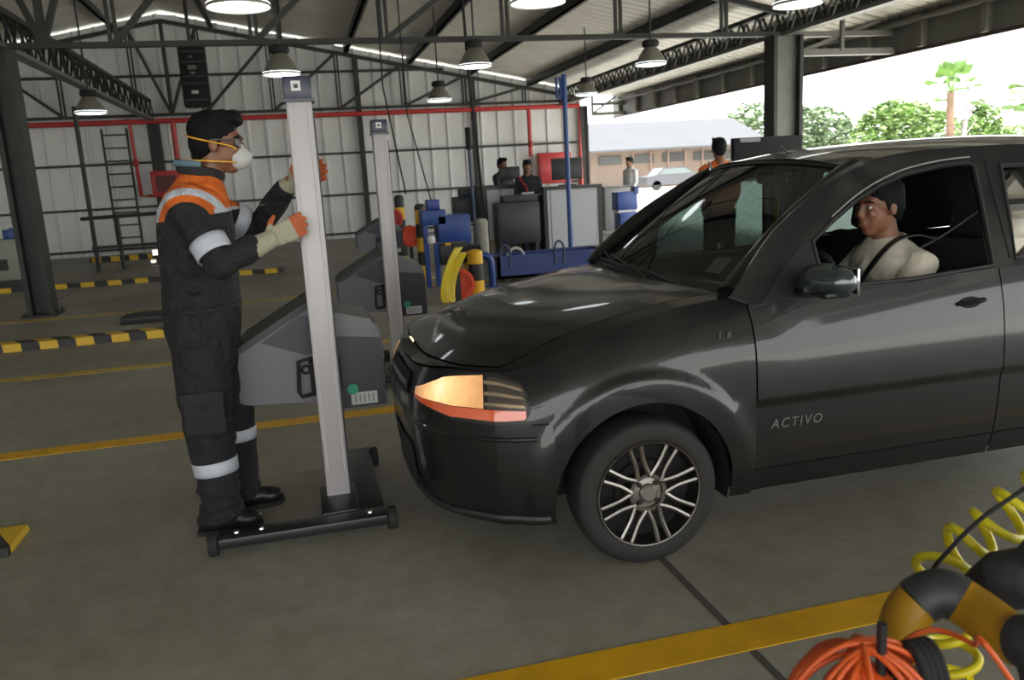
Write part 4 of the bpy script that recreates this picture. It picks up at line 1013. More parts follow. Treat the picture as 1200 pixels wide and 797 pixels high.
def vest(t, B, tp):
    for s in (-1, 1):
        q = MB(); q.tube([B @ Vector(p_) for p_ in ((.10, s * .10, 1.28), (.09, s * .11, 1.42), (0, s * .12, 1.475), (-.09, s * .11, 1.42), (-.12, s * .10, 1.28))], .010, 6, ry=.03); q.build('reflective_band', REFL, tp)
figure('man in orange work top seen from behind over the car windscreen', (4.90, 9.0, 0), R(75), 1.77, ORV, DK, 'stand', False, vest)
# ================================================================ headlight testers
BOXG = mat('tester_grey_shell', (.12, .122, .142), .5, var=.05, vscale=3); BOXD = mat('tester_dark_panel', (.022, .022, .034), .4); BOXT = mat('tester_hood_dark', (.03, .036, .035), .55)
POLEM = mat('column_pale_aluminium', (.42, .40, .405), .42, .15)
def tester(label, ox, oy, box_z=0.0):
    t = thing('headlight_tester', label, 'headlight tester', (ox, oy, 0), 'headlight testers')
    V = lambda x, y, z: (ox + x, oy + y, z)
    m = MB(); m.span(V(0, -.05, .075), V(.105, .055, 1.825), .008); c = m.build('column', POLEM, t, ang=30)
    MB().span(V(.012, -.054, .2), V(.018, -.049, 1.8)).span(V(.087, -.054, .2), V(.093, -.049, 1.8)).build('groove_lines', mat('groove_grey', (.5, .48, .48), .5), c, smooth=False)
    MB().span(V(.105, -.03, .12), V(.112, .04, 1.78)).build('side_channel', BLACK, c, smooth=False)
    cp = MB().span(V(-.006, -.056, 1.825), V(.111, .061, 1.925), .008).span(V(-.014, -.062, 1.822), V(.118, .066, 1.834)).build('column_cap', mat('cap_dark_blue', (.018, .024, .05), .35), t, ang=30)
    MB().span(V(.028, -.060, 1.865), V(.066, -.056, 1.905)).build('cap_label', WHITE, cp, smooth=False); MB().span(V(.038, -.062, 1.876), V(.056, -.0605, 1.892)).build('cap_emblem', BLACK, cp, smooth=False)
    # chassis: long front rail, cross leg to the back and four small wheels
    m = MB(); m.span(V(-.45, -.36, .045), V(.24, -.25, .088), .006).span(V(.05, -.30, .05), V(.24, .62, .085), .006).span(V(-.03, -.25, .05), V(.13, .09, .092), .006); ch = m.build('chassis', mat('chassis_black', (.014, .014, .015), .35), t, ang=30)
    for x in (-.38, -.28, .17): MB().lathe([(0, .096), (.012, .095), (.014, .087)], V(x, -.30, 0), n=10).build('bolt', CHROME, ch)
    for x, y in ((-.475, -.30), (.262, -.30), (.262, .55), (.02, .60)):
        w = MB().lathe([(0, -.022), (.035, -.022), (.048, -.018), (.05, -.01), (.05, .01), (.048, .018), (.035, .022), (0, .022)], V(x, y, .05), 'X', 24).build('wheel', RUBBER, t); MB().lathe([(0, -.026), (.014, -.026), (.016, -.02)], V(x, y, .05), 'X', 12).build('hub', CHROME, w)
    # light box on the back of the column
    a, b = .10, .50; z = box_z
    pr = [(-.345, .535), (-.345, .755), (-.30, .785), (.0, .955), (.05, .955), (.115, .885), (.30, .84), (.315, .80), (.315, .47), (.30, .455), (.10, .50), (-.30, .515)]
    m = MB(); m.prism([(ox + x, zz + z) for x, zz in pr], oy + a, oy + b); bmesh.ops.bevel(m.bm, geom=m.bm.edges[:], offset=.008, segments=2, affect='EDGES'); bx = m.build('light_box', BOXG, t, ang=30)
    m = MB(); m.prism([(ox + x, zz + z) for x, zz in ((-.35, .755), (-.30, .80), (-.0, .968), (.055, .968), (.02, .945), (-.30, .765))], oy + a - .006, oy + b + .006); m.build('top_cover', BOXT, bx, smooth=False)
    m = MB(); m.prism([(ox + x, zz + z) for x, zz in ((-.215, .80), (-.04, .905), (.0, .905), (-.0, .73), (-.03, .725))], oy + a - .010, oy + a + .01); m.build('screen', BOXD, bx, smooth=False)
    m = MB(); m.prism([(ox + x, zz + z) for x, zz in ((.105, .80), (.30, .775), (.318, .76), (.318, .455), (.10, .455))], oy + a - .012, oy + a + .02); m.build('front_panel', BOXD, bx, smooth=False)
    m = MB(); m.prism([(ox + x, zz + z) for x, zz in ((.105, .90), (.13, .905), (.27, .865), (.305, .80), (.30, .776), (.105, .80))], oy + a - .012, oy + b + .004); m.build('front_hood', mat('hood_grey', (.12, .127, .127), .4), bx, smooth=False)
    MB().span(V(.318, a + .05, .50 + z), V(.328, b - .05, .74 + z), .003).build('lens_window', mat('tester_lens', (.05, .06, .07), .05, coat=1), bx)
    MB().span(V(.155, a - .016, .468 + z), V(.275, a - .012, .525 + z)).build('rating_plate', mat('label_white', (.45, .46, .43), .6), bx, smooth=False)
    m = MB()
    for i in range(5): m.span(V(.172 + i * .02, a - .018, .478 + z), V(.18 + i * .02, a - .0165, .515 + z))
    m.build('plate_marks', mat('label_grey', (.22, .22, .22), .6), bx, smooth=False)
    MB().lathe([(0, 0), (.026, 0), (.026, .01)], V(.165, a - .024, .545 + z), 'Y', 20).build('green_sticker', mat('green_paint', (.02, .28, .16), .5), bx)
    m = MB()
    L = [V(-.065, a - .02, .70 + z), V(-.075, a - .02, .56 + z), V(-.065, a - .02, .535 + z), V(.02, a - .02, .55 + z)]
    m.tube([V(.02, a - .02, .715 + z)] + L, .009, 8); m.tube([V(-.035 + .0 + .018 * math.cos(q), a - .02, .66 + z + .018 * math.sin(q)) for q in [2 * PI * k / 16 for k in range(16)]], .005, 6, closed=True)
    m.span(V(-.02, .04, .56 + z), V(.12, a + .01, .70 + z)); m.build('clamp_handle', BLACKM, bx)
    return t
t1 = tester('tall pale headlight tester column nearest the camera, gripped by the worker', 0.0, 3.68)
dup(t1, (0.585, 6.20, 0), label='second headlight tester column, just right of the nearest one and smaller')
dup(t1, (1.15, 12.1, 0), label='farthest headlight tester, its column mostly hidden behind the second column')
# ================================================================ columns of small things on the floor
def kerb(label, a, b, w, h, per, ph=0):
    a, b = Vector(a), Vector(b); L = (b - a).length; an = math.atan2((b - a).y, (b - a).x)
    hz = hazard('hazard_stripes', (.66, .42, .02), (.012, .012, .012), 1 / per, (1, .55, 0))
    t = thing('hazard_kerb', label, 'kerb', tuple(a), 'black and yellow kerbs'); t.rotation_euler = (0, 0, an)
    LOCAL.add(t.name); m = MB(); m.prism([(-w / 2, 0), (w / 2, 0), (w / 2 - .02, h), (-w / 2 + .02, h)], ph, ph + L, axis='X'); o = m.build('kerb_body', hz, t, smooth=False); o.location.x = -ph
    m = MB(); n = 0; x = .3
    while x < L: m.lathe([(0, h + .006), (.02, h + .005), (.022, h)], (x, 0, 0), n=8); x += 1.0
    m.build('anchor_bolts', DARKM, t); return t
kerb('long striped kerb on the floor behind the worker, in front of the left steel column', (-6.5, 9.25, 0), (-1.35, 9.36, 0), .26, .08, .34)
kerb('long striped kerb beyond the left steel column', (-9.5, 15.9, 0), (-.35, 15.45, 0), .18, .08, .44)
kerb('short striped kerb under the pipe frame by the back wall', (-4.9, 21.6, 0), (-3.0, 21.5, 0), .18, .12, .42)
kerb('stub of striped kerb just right of the left steel column foot', (-6.2, 19.9, 0), (-5.55, 19.9, 0), .18, .12, .42)
kerb('striped kerb end cut off by the left photo edge near the camera', (-2.6, 3.85, 0), (-1.34, 3.85, 0), .30, .035, .40)
MB_ = MB().span((-2.15, 10.4, 0), (-1.3, 10.75, .09), .01).span((-2.05, 10.45, .09), (-1.4, 10.7, .11), .005); tag(MB_.build('floor_plate', STEEL, ang=30), 'low dark steel plate on the floor behind the worker', 'plate')

# pipe frame and ladder by the back wall
t = thing('pipe_frame', 'dark pipe frame with two cross bars standing by the back wall', 'frame', (-4.15, 18.85, 0))
MB().tube([(-4.15, 18.85, 0), (-4.15, 18.85, 3.35)], .045, 10).build('tall_post', STEEL, t)
for x in (-3.66, -2.5): MB().tube([(x, 18.85, .0), (x, 18.85, 1.1)], .035, 8).build('post', STEEL, t)
MB().tube([(-4.35, 18.85, 1.10), (-2.4, 18.85, 1.13)], .04, 8).build('upper_bar', STEEL, t)
MB().span((-4.2, 18.75, .46), (-2.4, 18.95, .52)).build('lower_shelf', STEEL, t, smooth=False)
t = thing('wall_ladder', 'thin vertical ladder fixed to the back wall left of the red cabinet', 'ladder', (-4.4, 23.7, .1))
for x in (-4.66, -4.06): MB().tube([(x, 23.7, .1), (x, 23.7, 3.25)], .03, 6).build('rail', STEEL, t)
for k in range(9): MB().tube([(-4.66, 23.7, .45 + k * .33), (-4.06, 23.7, .45 + k * .33)], .02, 6).build('rung', STEEL, t)
# fire pipe
t = thing('fire_pipe', 'red fire water pipe running along the whole back wall', 'pipe', (0, 23.6, 3.39))
MB().tube([(XL + .3, 23.6, 3.39), (8.3, 23.6, 3.39), (8.3, 23.6, .9)], .065, 10).build('main_pipe', RED, t, ang=60)
MB().tube([(-3.95, 23.6, 3.39), (-3.9, 23.6, 1.5), (-3.64, 23.6, 1.5)], .045, 8).build('branch_pipe', RED, t, ang=60)
MB().tube([(6.77, 23.6, 3.39), (6.77, 23.6, 2.0)], .06, 8).build('branch_pipe', RED, t, ang=60)
MB().tube([(-2.9, 23.6, 3.39), (-2.9, 23.6, 2.3)], .07, 8).build('branch_pipe', RED, t, ang=60)
for x in (-3.93, 6.77, -2.9): MB().ell((x, 23.58, 2.35), (.09, .09, .09)).build('valve', mat('valve_red', (.32, .03, .02), .4), t)
def cab(label, x0, x1, z0, z1, y=23.55, glassy=False):
    t = thing('fire_hose_cabinet', label, 'hose cabinet', ((x0 + x1) / 2, y, z0))
    b = MB().span((x0, y - .12, z0), (x1, y + .1, z1), .01).build('cabinet_body', RED, t)
    d = MB().span((x0 + .04, y - .15, z0 + .04), (x1 - .04, y - .12, z1 - .04), .005).build('door', mat('cabinet_red_light', (.45, .035, .04), .35), t)
    if glassy: MB().span((x0 + .12, y - .155, z0 + .12), (x1 - .12, y - .148, z1 - .12)).build('pane', mat('dark_pane', (.10, .02, .02), .6), d, smooth=False)
    MB().ell((x1 - .09, y - .165, (z0 + z1) / 2), (.02, .02, .05)).build('latch', CHROME, d)
cab('red hose cabinet on the back wall left of the worker', -3.60, -2.85, 1.45, 2.12, glassy=True)
cab('bright red hose cabinet on the back wall above the right desk', 6.95, 7.95, 1.2, 2.08)
# tall black louvred unit with small lights high on the back wall
t = thing('signal_cabinet', 'tall black cabinet with small pale lights hung high under the roof', 'cabinet', (-1.9, 20, 3.35))
MB().span((-2.16, 19.9, 3.36), (-1.60, 20.2, 4.66), .02).build('housing', BLACKM, t)
for z, w, mm in ((4.42, .05, .25), (4.20, .11, .25), (4.08, .06, .3), (3.68, .09, .9)):
    MB().box((-1.90, 19.885, z), (w * 1.6, .02, w * .8), bev=.01).build('lamp', mat('pale_lamp_%d' % int(mm * 100), (.6 * mm, .6 * mm, .58 * mm), .4), t)
m = MB()
for z in (3.5, 3.85, 4.0, 4.3, 4.52): m.span((-2.12, 19.87, z), (-1.64, 19.9, z + .03))
m.build('louvre', BLACK, t, smooth=False); m = MB(); m.tube([(-1.9, 20.05, 4.65), (-1.9, 20.05, 5.75)], .04, 6); m.build('hanger', STEEL, t)
# left edge cabinet with a blue box on top
t = thing('test_cabinet', 'pale cabinet at the left photo edge behind the steel column', 'cabinet', (-5.4, 17, 0))
MB().span((-5.9, 16.8, .12), (-4.98, 17.4, .86), .02).build('cabinet_body', mat('pale_beige_metal', (.26, .26, .22), .5), t)
MB().span((-5.85, 16.85, 0), (-5.03, 17.35, .12)).build('plinth', BLACK, t, smooth=False); MB().span((-5.6, 16.78, .3), (-5.2, 16.8, .5)).build('door_plate', STEEL, t, smooth=False)
tag(MB().span((-5.22, 16.85, .86), (-4.98, 17.05, 1.03), .01).tube([(-5.1, 16.95, 1.03), (-5.1, 16.95, 1.06)], .03, 8).build('blue_box', BLUE), 'small blue box on the pale cabinet at left', 'box')
t = thing('floodlight', 'small bright lamp on the floor behind the worker', 'lamp', (-3.1, 19.5, 0))
MB().box((-3.08, 19.5, .22), (.18, .14, .16), bev=.02).tube([(-3.08, 19.5, 0), (-3.08, 19.5, .15)], .02, 6).box((-3.08, 19.5, .01), (.2, .2, .02)).build('housing', BLACK, t)
MB().box((-3.08, 19.42, .27), (.15, .02, .12)).build('lens', mat('lit_lens', (1, .93, .8), .3, emis=1.2), t)
MB().box((-3.16, 19.42, .08), (.10, .02, .06)).build('lens', mat('lit_lens', (1, .93, .8)), t)
# ================================================================ high-bay lamps
LGL = mat('lamp_diffuser', (.92, .97, 1.0), .3, emis=4.0); ALU = mat('spun_aluminium', (.30, .29, .25), .4, .6)
def lamp(label, x, y, z):
    t = thing('high_bay_lamp', label, 'lamp', (x, y, z), 'high-bay lamps')
    V = (x, y, z)
    s = MB().lathe([(.235, 0), (.238, .02), (.215, .06), (.17, .15), (.12, .22), (.085, .25), (.08, .26)], V, n=32).build('reflector', ALU, t, ang=50)
    MB().lathe([(0, -.012), (.1, -.010), (.19, -.002), (.228, .012), (.236, .03)], V, n=32).build('diffuser', LGL, s)
    g = MB().lathe([(.0, .255), (.10, .255), (.125, .275), (.13, .30), (.12, .345), (.10, .36), (0, .362)], V, n=20).build('gear_box', BLACKM, t, ang=40)
    MB().tube([(x, y, z + .36), (x, y, roofz(x) - .2 if z > 2.7 else z + 1)], .014, 6).build('hanging_rod', BLACK, t)
    return t
LP = [(-.27, 6.9, 2.84, 'large lit high-bay lamp at the top edge, up left of the worker'), (-.01, 11.3, 2.90, 'high-bay lamp hanging just above the nearest tester column'), (2.66, 11.9, 3.02, 'high-bay lamp under the truss in the middle of the photo'),
      (2.17, 7.1, 2.90, 'large lit high-bay lamp cut by the top edge near the centre'), (5.40, 12.0, 3.0, 'high-bay lamp under the truss left of the right steel column'), (2.80, 15.8, 2.93, 'small high-bay lamp above the second tester column'),
      (-3.0, 14.7, 2.82, 'high-bay lamp at upper left under the lattice girder'), (4.94, 7.5, 2.95, 'large lit high-bay lamp at the top edge by the right steel column'), (6.1, 16.8, 3.04, 'distant high-bay lamp just behind the top of the blue pole')]
l0 = lamp(LP[0][3], *LP[0][:3])
for x, y, z, lb in LP[1:]: dup(l0, (x, y, z), label=lb)
# hanging cables and poles
t = tag(MB().tube([(2.62, 12.4, 4.9), (2.66, 12.4, 3.2), (2.77, 12.4, .95)], .022, 6).build('hanging_cable', BLACKM), 'thick black cable hanging from the roof beside the blue equipment', 'cable')
tag(MB().tube([(1.36, 12.0, 4.6), (1.34, 12.0, 2.8), (1.62, 12.6, 1.3)], .012, 6).build('hanging_cable', BLACKM), 'thin cable hanging from the truss right of the second tester column', 'cable')
tag(MB().tube([(1.62, 11.9, 4.6), (1.64, 11.9, 2.4), (1.93, 12.2, 1.2)], .010, 6).build('hanging_cable', BLACKM), 'thinnest cable hanging between two others near the striped posts', 'cable')
t = thing('blue_pole', 'tall slim blue pole standing in front of the right desk', 'pole', (4.71, 14.1, 0))
MB().tube([(4.71, 14.1, 0), (4.71, 14.1, 3.15)], .045, 10).build('pole', mat('pole_blue', (.02, .07, .24), .4), t)
MB().box((4.71, 14.1, .01), (.22, .22, .02)).build('foot_plate', BLUE, t, smooth=False)
for d in (-.14, -.07): MB().tube([(4.71 + d, 14.1, 2.75), (4.71 + d, 14.1, 3.1)], .025, 6).tube([(4.71 + d, 14.1, 2.8), (4.71, 14.1, 2.8)], .015, 6).build('branch', BLUE, t)
t = thing('hose_boom', 'thin dark blue standing tube left of the desks with a grip near its top', 'pole', (2.95, 14.0, 0))
MB().tube([(2.95, 14.0, 0), (2.93, 14.0, 2.2)], .028, 8).build('pole', mat('pole_dark_blue', (.02, .04, .09), .5), t); MB().tube([(2.93, 14.0, 1.95), (2.93, 14.0, 2.32)], .05, 8).build('grip', BLACKM, t); MB().box((2.95, 14, .012), (.3, .3, .024)).build('foot', BLACKM, t, smooth=False)
# ================================================================ desks, screens, cabinets
DESKW = mat('desk_panel_grey', (.52, .54, .56), .5); DFR = mat('desk_frame_black', (.012, .014, .015), .4)
def desk(label, x0, x1, y, z1, z0, seam_x):
    t = thing('counter_desk', label, 'desk', ((x0 + x1) / 2, y, 0), 'panelled desks')
    MB().span((x0 - .04, y - .05, z1 - .06), (x1 + .04, y + .6, z1)).build('worktop', DFR, t, smooth=False)
    MB().span((x0, y, z0), (x1, y + .03, z1 - .06)).build('front_panel', DESKW, t, smooth=False)
    for x in (x0, x1): MB().span((x - .035, y - .02, 0), (x + .035, y + .58, z1 - .06)).build('side_frame', DFR, t, smooth=False)
    MB().span((seam_x - .006, y - .004, z0), (seam_x + .006, y + .001, z1 - .06)).build('panel_joint', DFR, t, smooth=False)
    MB().span((x0, y + .005, .0), (x1, y + .02, z0)).build('kick_panel', mat('kick_beige', (.30, .27, .2), .7), t, smooth=False); return t
desk('left grey desk behind the woman and the dark cabinet', 3.45, 4.38, 15.3, 1.30, .30, 3.75)
desk('right grey desk with black edges behind the blue pole', 4.42, 5.48, 14.6, 1.24, .12, 4.52)
def monitor(label, c, w, h, yaw=0):
    t = thing('monitor', label, 'monitor', c); V = Matrix.Translation(c) @ Matrix.Rotation(yaw, 4, 'Z'); LOCAL.add(t.name); t.rotation_euler = (0, 0, yaw)
    MB().box((0, 0, .05 + h / 2 + .06), (w, .05, h), bev=.01).build('screen_case', BLACK, t); MB().box((0, .03, .06 + h / 2), (.05, .03, h * .8)).build('neck', BLACK, t, smooth=False); MB().box((0, .02, .01), (w * .5, .18, .02), bev=.005).build('stand_foot', BLACK, t)
monitor('black monitor on the left desk before the seated person', (4.02, 15.55, 1.30), .40, .24)
monitor('wide black monitor on the right desk behind the blue pole', (4.98, 14.95, 1.24), .60, .40)
def dcab(label, x0, x1, y, z1, z0, sx0, sx1, sz):
    t = thing('dark_cabinet', label, 'cabinet', ((x0 + x1) / 2, y, 0), 'dark control cabinets'); mm = mat('cabinet_charcoal', (.018, .022, .028), .5)
    MB().span((x0, y, z0), (x1, y + .38, z1), .015).build('cabinet_body', mm, t); MB().span((sx0, y + .08, z1), (sx1, y + .34, sz), .015).build('top_unit', mm, t)
    MB().span((x0 + .04, y - .012, z0 + .05), (x1 - .04, y, z1 - .05), .004).build('door', mat('cabinet_door_dark', (.022, .026, .034), .45), t)
    for x in (x0 + .06, x1 - .06): MB().span((x - .03, y + .05, 0), (x + .03, y + .45, z0)).build('leg', mm, t, smooth=False)
dcab('larger charcoal cabinet standing in front of the left desk', 3.36, 4.13, 14.0, 1.02, .30, 3.50, 4.12, 1.14)
dcab('smaller charcoal cabinet behind the blue machine', 3.09, 3.62, 16.5, 1.12, .60, 3.22, 3.6, 1.27)
t = thing('display_panel', 'wide black display panel on a stand behind the man in orange', 'display', (6.2, 10.1, 0))
MB().span((5.72, 10.1, 1.50), (6.75, 10.2, 1.80), .01).build('panel', BLACKM, t); MB().span((6.2, 10.12, .05), (6.3, 10.2, 1.5)).build('post', BLACK, t, smooth=False); MB().span((5.9, 9.95, 0), (6.6, 10.4, .05)).build('foot', BLACK, t, smooth=False)
MB().span((5.80, 10.08, 1.74), (6.1, 10.1, 1.79)).build('sticker', mat('label_grey2', (.2, .2, .22), .5), t, smooth=False)
# outside equipment
t = thing('blue_trolley', 'blue wheeled machine standing outside right of the desks', 'trolley', (7.45, 18, 0))
MB().span((7.2, 18, .55), (7.70, 18.4, .97), .02).build('upper_case', mat('case_blue', (.03, .07, .28), .4), t); MB().span((7.25, 18, .08), (7.66, 18.4, .50), .02).build('lower_case', mat('case_blue', (.03, .07, .28)), t); MB().span((7.22, 18.02, .48), (7.68, 18.38, .56)).build('middle_tray', WHITE, t, smooth=False)
MB().span((7.62, 17.98, .9), (7.72, 18.2, 1.08)).build('display', BLUE, t, smooth=False)
for x in (7.2, 7.68): MB().lathe([(0, -.03), (.09, -.03), (.09, .03), (0, .03)], (x, 18.05, .09), 'X', 16).build('wheel', BLACK, t)
t = thing('grey_bin', 'pale grey metal box on the ground behind the blue wheeled machine', 'box', (7.6, 19.5, 0)); MB().span((7.45, 19.5, 0), (8.15, 19.9, 1.05), .02).build('box_body', mat('bin_grey', (.25, .25, .25), .5), t); MB().span((7.43, 19.48, 1.05), (8.17, 19.92, 1.09)).build('lid', STEEL_L, t, smooth=False)
t = thing('parked_motorcycle', 'motorcycle parked out in the glare, its wheel beside the right desk', 'motorcycle', (8.3, 22, 0))
for y in (21.6, 22.9): MB().lathe([(.24 + .05 * math.cos(a), .04 * math.sin(a)) for a in [2 * PI * k / 8 for k in range(8)]], (8.25, y, .29), 'X', 28, close=True).build('wheel', mat('wheel_grey', (.12, .12, .12), .6), t)
MB().tube([(8.25, 21.6, .29), (8.25, 21.8, .85), (8.25, 22.4, .75), (8.25, 22.9, .29)], .05, 8).ell((8.25, 22.2, .78), (.14, .3, .14)).build('frame_body', mat('bike_grey', (.3, .3, .3), .4), t); MB().ell((8.25, 22.65, .85), (.13, .3, .06)).build('seat', BLACK, t); MB().tube([(7.95, 21.75, 1.0), (8.55, 21.75, 1.0)], .02, 6).build('handlebar', BLACK, t)
t = thing('parked_car', 'dark parked car far off by the warehouse', 'car', (24.6, 52, 0))
MB().prism([(22.6, .35), (22.6, .9), (23.3, 1.0), (23.8, 1.45), (25.4, 1.45), (26.1, 1.0), (26.6, .9), (26.6, .35)], 51.2, 52.8).build('body', mat('car_far_grey', (.06, .06, .07), .3), t, smooth=False)
MB().prism([(23.45, 1.02), (23.86, 1.38), (25.34, 1.38), (25.9, 1.02)], 51.18, 52.82).build('window', mat('far_glass', (.1, .12, .12), .1), t, smooth=False)
for x in (23.3, 25.8): MB().lathe([(0, -.1), (.32, -.1), (.32, .1), (0, .1)], (x, 51.3, .32), 'Y', 20).build('wheel', RUBBER, t)
# ================================================================ blue machines, striped posts and hoses in mid floor
t = thing('blue_cabinet_machine', 'blue machine on tall legs behind the striped posts', 'machine', (2.0, 11.4, 0))
MB().span((1.88, 11.4, .61), (2.34, 11.8, .985), .01).build('main_case', BLUE, t); MB().span((1.66, 11.4, .86), (2.0, 11.75, 1.07), .01).build('upper_case', BLUE, t); MB().span((1.76, 11.45, 1.07), (1.93, 11.7, 1.21), .01).build('head_unit', mat('unit_blue', (.01, .03, .22), .4), t)
for x in (1.70, 1.84, 2.30): MB().span((x - .03, 11.42, 0), (x + .03, 11.5, .87 if x < 1.8 else .62)).build('leg', BLUE, t, smooth=False)
MB().span((1.88, 11.38, .30), (2.32, 11.7, .58), .01).build('lower_shelf', BLACK, t); MB().span((1.95, 11.36, .57), (2.2, 11.5, .61)).build('yellow_strip', YEL, t, smooth=False)
MB().lathe([(0, 0), (.05, 0), (.06, .04), (.05, .1), (0, .12)], (1.76, 11.36, .62)).build('white_cup', WHITE, t)
def post(label, x, y, h, w=.085):
    t = thing('striped_post', label, 'bollard', (x, y, 0), 'striped posts'); LOCAL.add(t.name)
    MB().tube([(0, 0, 0), (0, 0, h)], w, 16).ell((0, 0, h), (w, w, w * .5)).build('post', hazard('post_stripes', (.72, .40, .015), (.012, .012, .012), 1 / .42, (0, 0, 1)), t, ang=50); MB().lathe([(0, .02), (w * 1.7, .02), (w * 1.7, 0)], (0, 0, 0), n=20).build('foot_plate', YEL, t); return t
def clutter(root, pts):
    pass
post('striped post right of the second tester column', 1.80, 12.5, 1.10)
post('striped post half hidden behind the second tester column', 1.72, 14.4, 1.22)
post('short striped post behind the red and yellow hose reels', 2.10, 10.1, .55, .10)
def hosereel(label, x, y, z, r, col, sup=True):
    t = thing('hose_reel', label, 'hose reel', (x, y, z), 'hose reels')
    m = MB(); m.lathe([(0, -.03), (r * .55, -.035), (r * .6, -.05), (r, -.05), (r, .05), (0, .05)], (x, y, z), 'Y', 24); b = m.build('reel_disc', col, t)
    m = MB()
    for k in range(5): m.tube([(x + (r * .80 + .012 * (k % 2)) * math.cos(a), y - .05 + k * .025, z + (r * .8 + .012 * (k % 2)) * math.sin(a)) for a in [2 * PI * q / 20 for q in range(20)]], .016, 6, closed=True)
    m.build('hose_winding', col, t); MB().span((x - .03, y + .05, 0), (x + .03, y + .09, z + r)).build('bracket', BLACK, t, smooth=False)
hosereel('round orange-red hose reel standing behind the car bonnet edge', 1.845, 9.95, .20, .195, mat('orange_red_hose', (.60, .06, .02), .45))
hosereel('red hose reel on the floor between the two striped posts', 1.72, 13.2, .62, .17, mat('orange_red_hose', (.6, .06, .02)))
hosereel('red hose reel farther back beside the second tester column', 1.50, 13.6, .90, .16, RED)
t = thing('coiled_yellow_hose', 'bundle of yellow hose hanging down left of the orange-red reel', 'hose', (1.62, 9.7, 0)); m = MB()
for k in range(5):
    dx = k * .022; m.tube(smooth([(1.80 + dx, 9.72 + k * .01, .68), (1.70 + dx * .6, 9.7, .52), (1.60 + dx, 9.68 + k * .01, .28), (1.58 + dx, 9.7, .06), (1.64 + dx, 9.72, .03), (1.69 + dx * .5, 9.74, .12), (1.70 + dx, 9.76, .34), (1.84 + dx, 9.78, .60)], 6), .015, 6)
m.build('hose', mat('yellow_hose', (.65, .50, .02), .4), t); MB().span((1.78, 9.80, 0), (1.84, 9.86, .72)).box((1.84, 9.74, .70), (.16, .14, .05)).build('hanger_post', BLACK, t, smooth=False)
t = thing('air_tank', 'dark tank with yellow ends between the yellow hose and the blue tube', 'tank', (2.05, 10.3, 0))
MB().tube([(1.94, 10.48, .52), (2.25, 10.48, .52)], .12, 14).build('tank_body', BLACK, t); MB().span((2.04, 10.38, .0), (2.22, 10.58, .40), .02).build('base_box', YEL, t)
t = thing('bent_blue_tube', 'blue tube bent over like a walking cane beside the blue trolley box', 'tube', (2.45, 10.9, 0)); MB().tube(smooth([(2.49, 10.9, 0), (2.49, 10.9, .30), (2.44, 10.9, .42), (2.34, 10.9, .44)], 6), .05, 10).build('tube', BLUE, t, ang=60); MB().box((2.49, 10.9, .006), (.16, .16, .012)).build('foot_plate', BLUE, t, smooth=False)
tag(MB().tube([(2.60, 11.9, 0), (2.60, 11.9, .80)], .10, 14).lathe([(.1, .80), (.11, .83), (.07, .88), (0, .89)], (2.60, 11.9, 0), n=14).build('white_canister', mat('canister_beige', (.36, .35, .29), .5)), 'pale upright canister between the blue machine and the left desk', 'canister')
t = thing('blue_tray', 'long blue metal tray with two loop handles behind the car bonnet', 'tray', (3.15, 11.2, .05))
m = MB(); m.span((2.64, 11.2, .05), (4.3, 11.25, .37)).span((2.64, 11.75, .05), (4.3, 11.8, .37)).span((2.64, 11.2, .05), (2.69, 11.8, .37)).span((4.25, 11.2, .05), (4.3, 11.8, .37)).span((2.64, 11.2, .05), (4.3, 11.8, .09)); m.build('tray_box', mat('tray_blue', (.008, .03, .16), .4), t, smooth=False)
for x in (2.70, 3.50): MB().tube(smooth([(x, 11.2, .2), (x, 11.2, .45), (x + .06, 11.2, .53), (x + .13, 11.2, .45), (x + .13, 11.2, .2)], 6), .017, 8).build('handle', mat('pole_dark_blue', (.02, .04, .09)), t)
for x in (2.8, 4.1):
    for y in (11.3, 11.7): MB().lathe([(0, -.02), (.045, -.02), (.045, .02), (0, .02)], (x, y, .045), 'Y', 14).build('wheel', BLACK, t)
tag(MB().tube([(3.0 + .14 * math.cos(a), 11.5 + .02 * math.sin(a), .25 + .2 * math.sin(a)) for a in [2 * PI * k / 18 for k in range(18)]], .02, 8, closed=True).build('hose_loop', WHITE), 'white hose loop standing in the blue tray', 'hose')
# ================================================================ foreground right
YB_ = mat('bright_yellow_hose', (.72, .62, .02), .35)
t = thing('coiled_air_hose', 'bright yellow spiral air hose at the lower right corner', 'hose', tuple(P(1110, 660, 1.40)))
ax_ = smooth([P(1118, 800, 1.32), P(1112, 740, 1.34), P(1100, 692, 1.36), P(1110, 652, 1.38), P(1145, 630, 1.36), P(1190, 598, 1.32), P(1245, 560, 1.28), P(1300, 520, 1.25)], 60)
pts = []; acc = 0; prev = None
for i in range(0, len(ax_) - 1):
    a, b = ax_[i], ax_[i + 1]; acc += (b - a).length; tg = (b - a).normalized()
    u = (Vector((0, 0, 1)) - tg * tg.z); u = u.normalized() if u.length > .3 else (prev or Vector((1, 0, 0))); u = (u - u.dot(tg) * tg).normalized(); prev = u; v = tg.cross(u)
    th = acc / .066 * 2 * PI; r = .047 + .004 * math.sin(acc * 31)
    pts.append(a + u * r * math.cos(th) + v * r * math.sin(th))
MB().tube(pts, .0100, 8).build('spiral', YB_, t, ang=80)
e = pts[-1]; MB().tube(smooth([e, e + Vector((.25, -.1, .3)), Vector((2.3, .5, 2.2)), Vector((2.4, .32, 3.42))], 8), .007, 6).build('feed_hose', YB_, t)
MB().tube(smooth([pts[0], pts[0] + Vector((.02, 0, -.12)), Vector((1.15, 1.25, .05)), Vector((1.4, 1.0, .012))], 8), .007, 6).build('tail_hose', YB_, t)
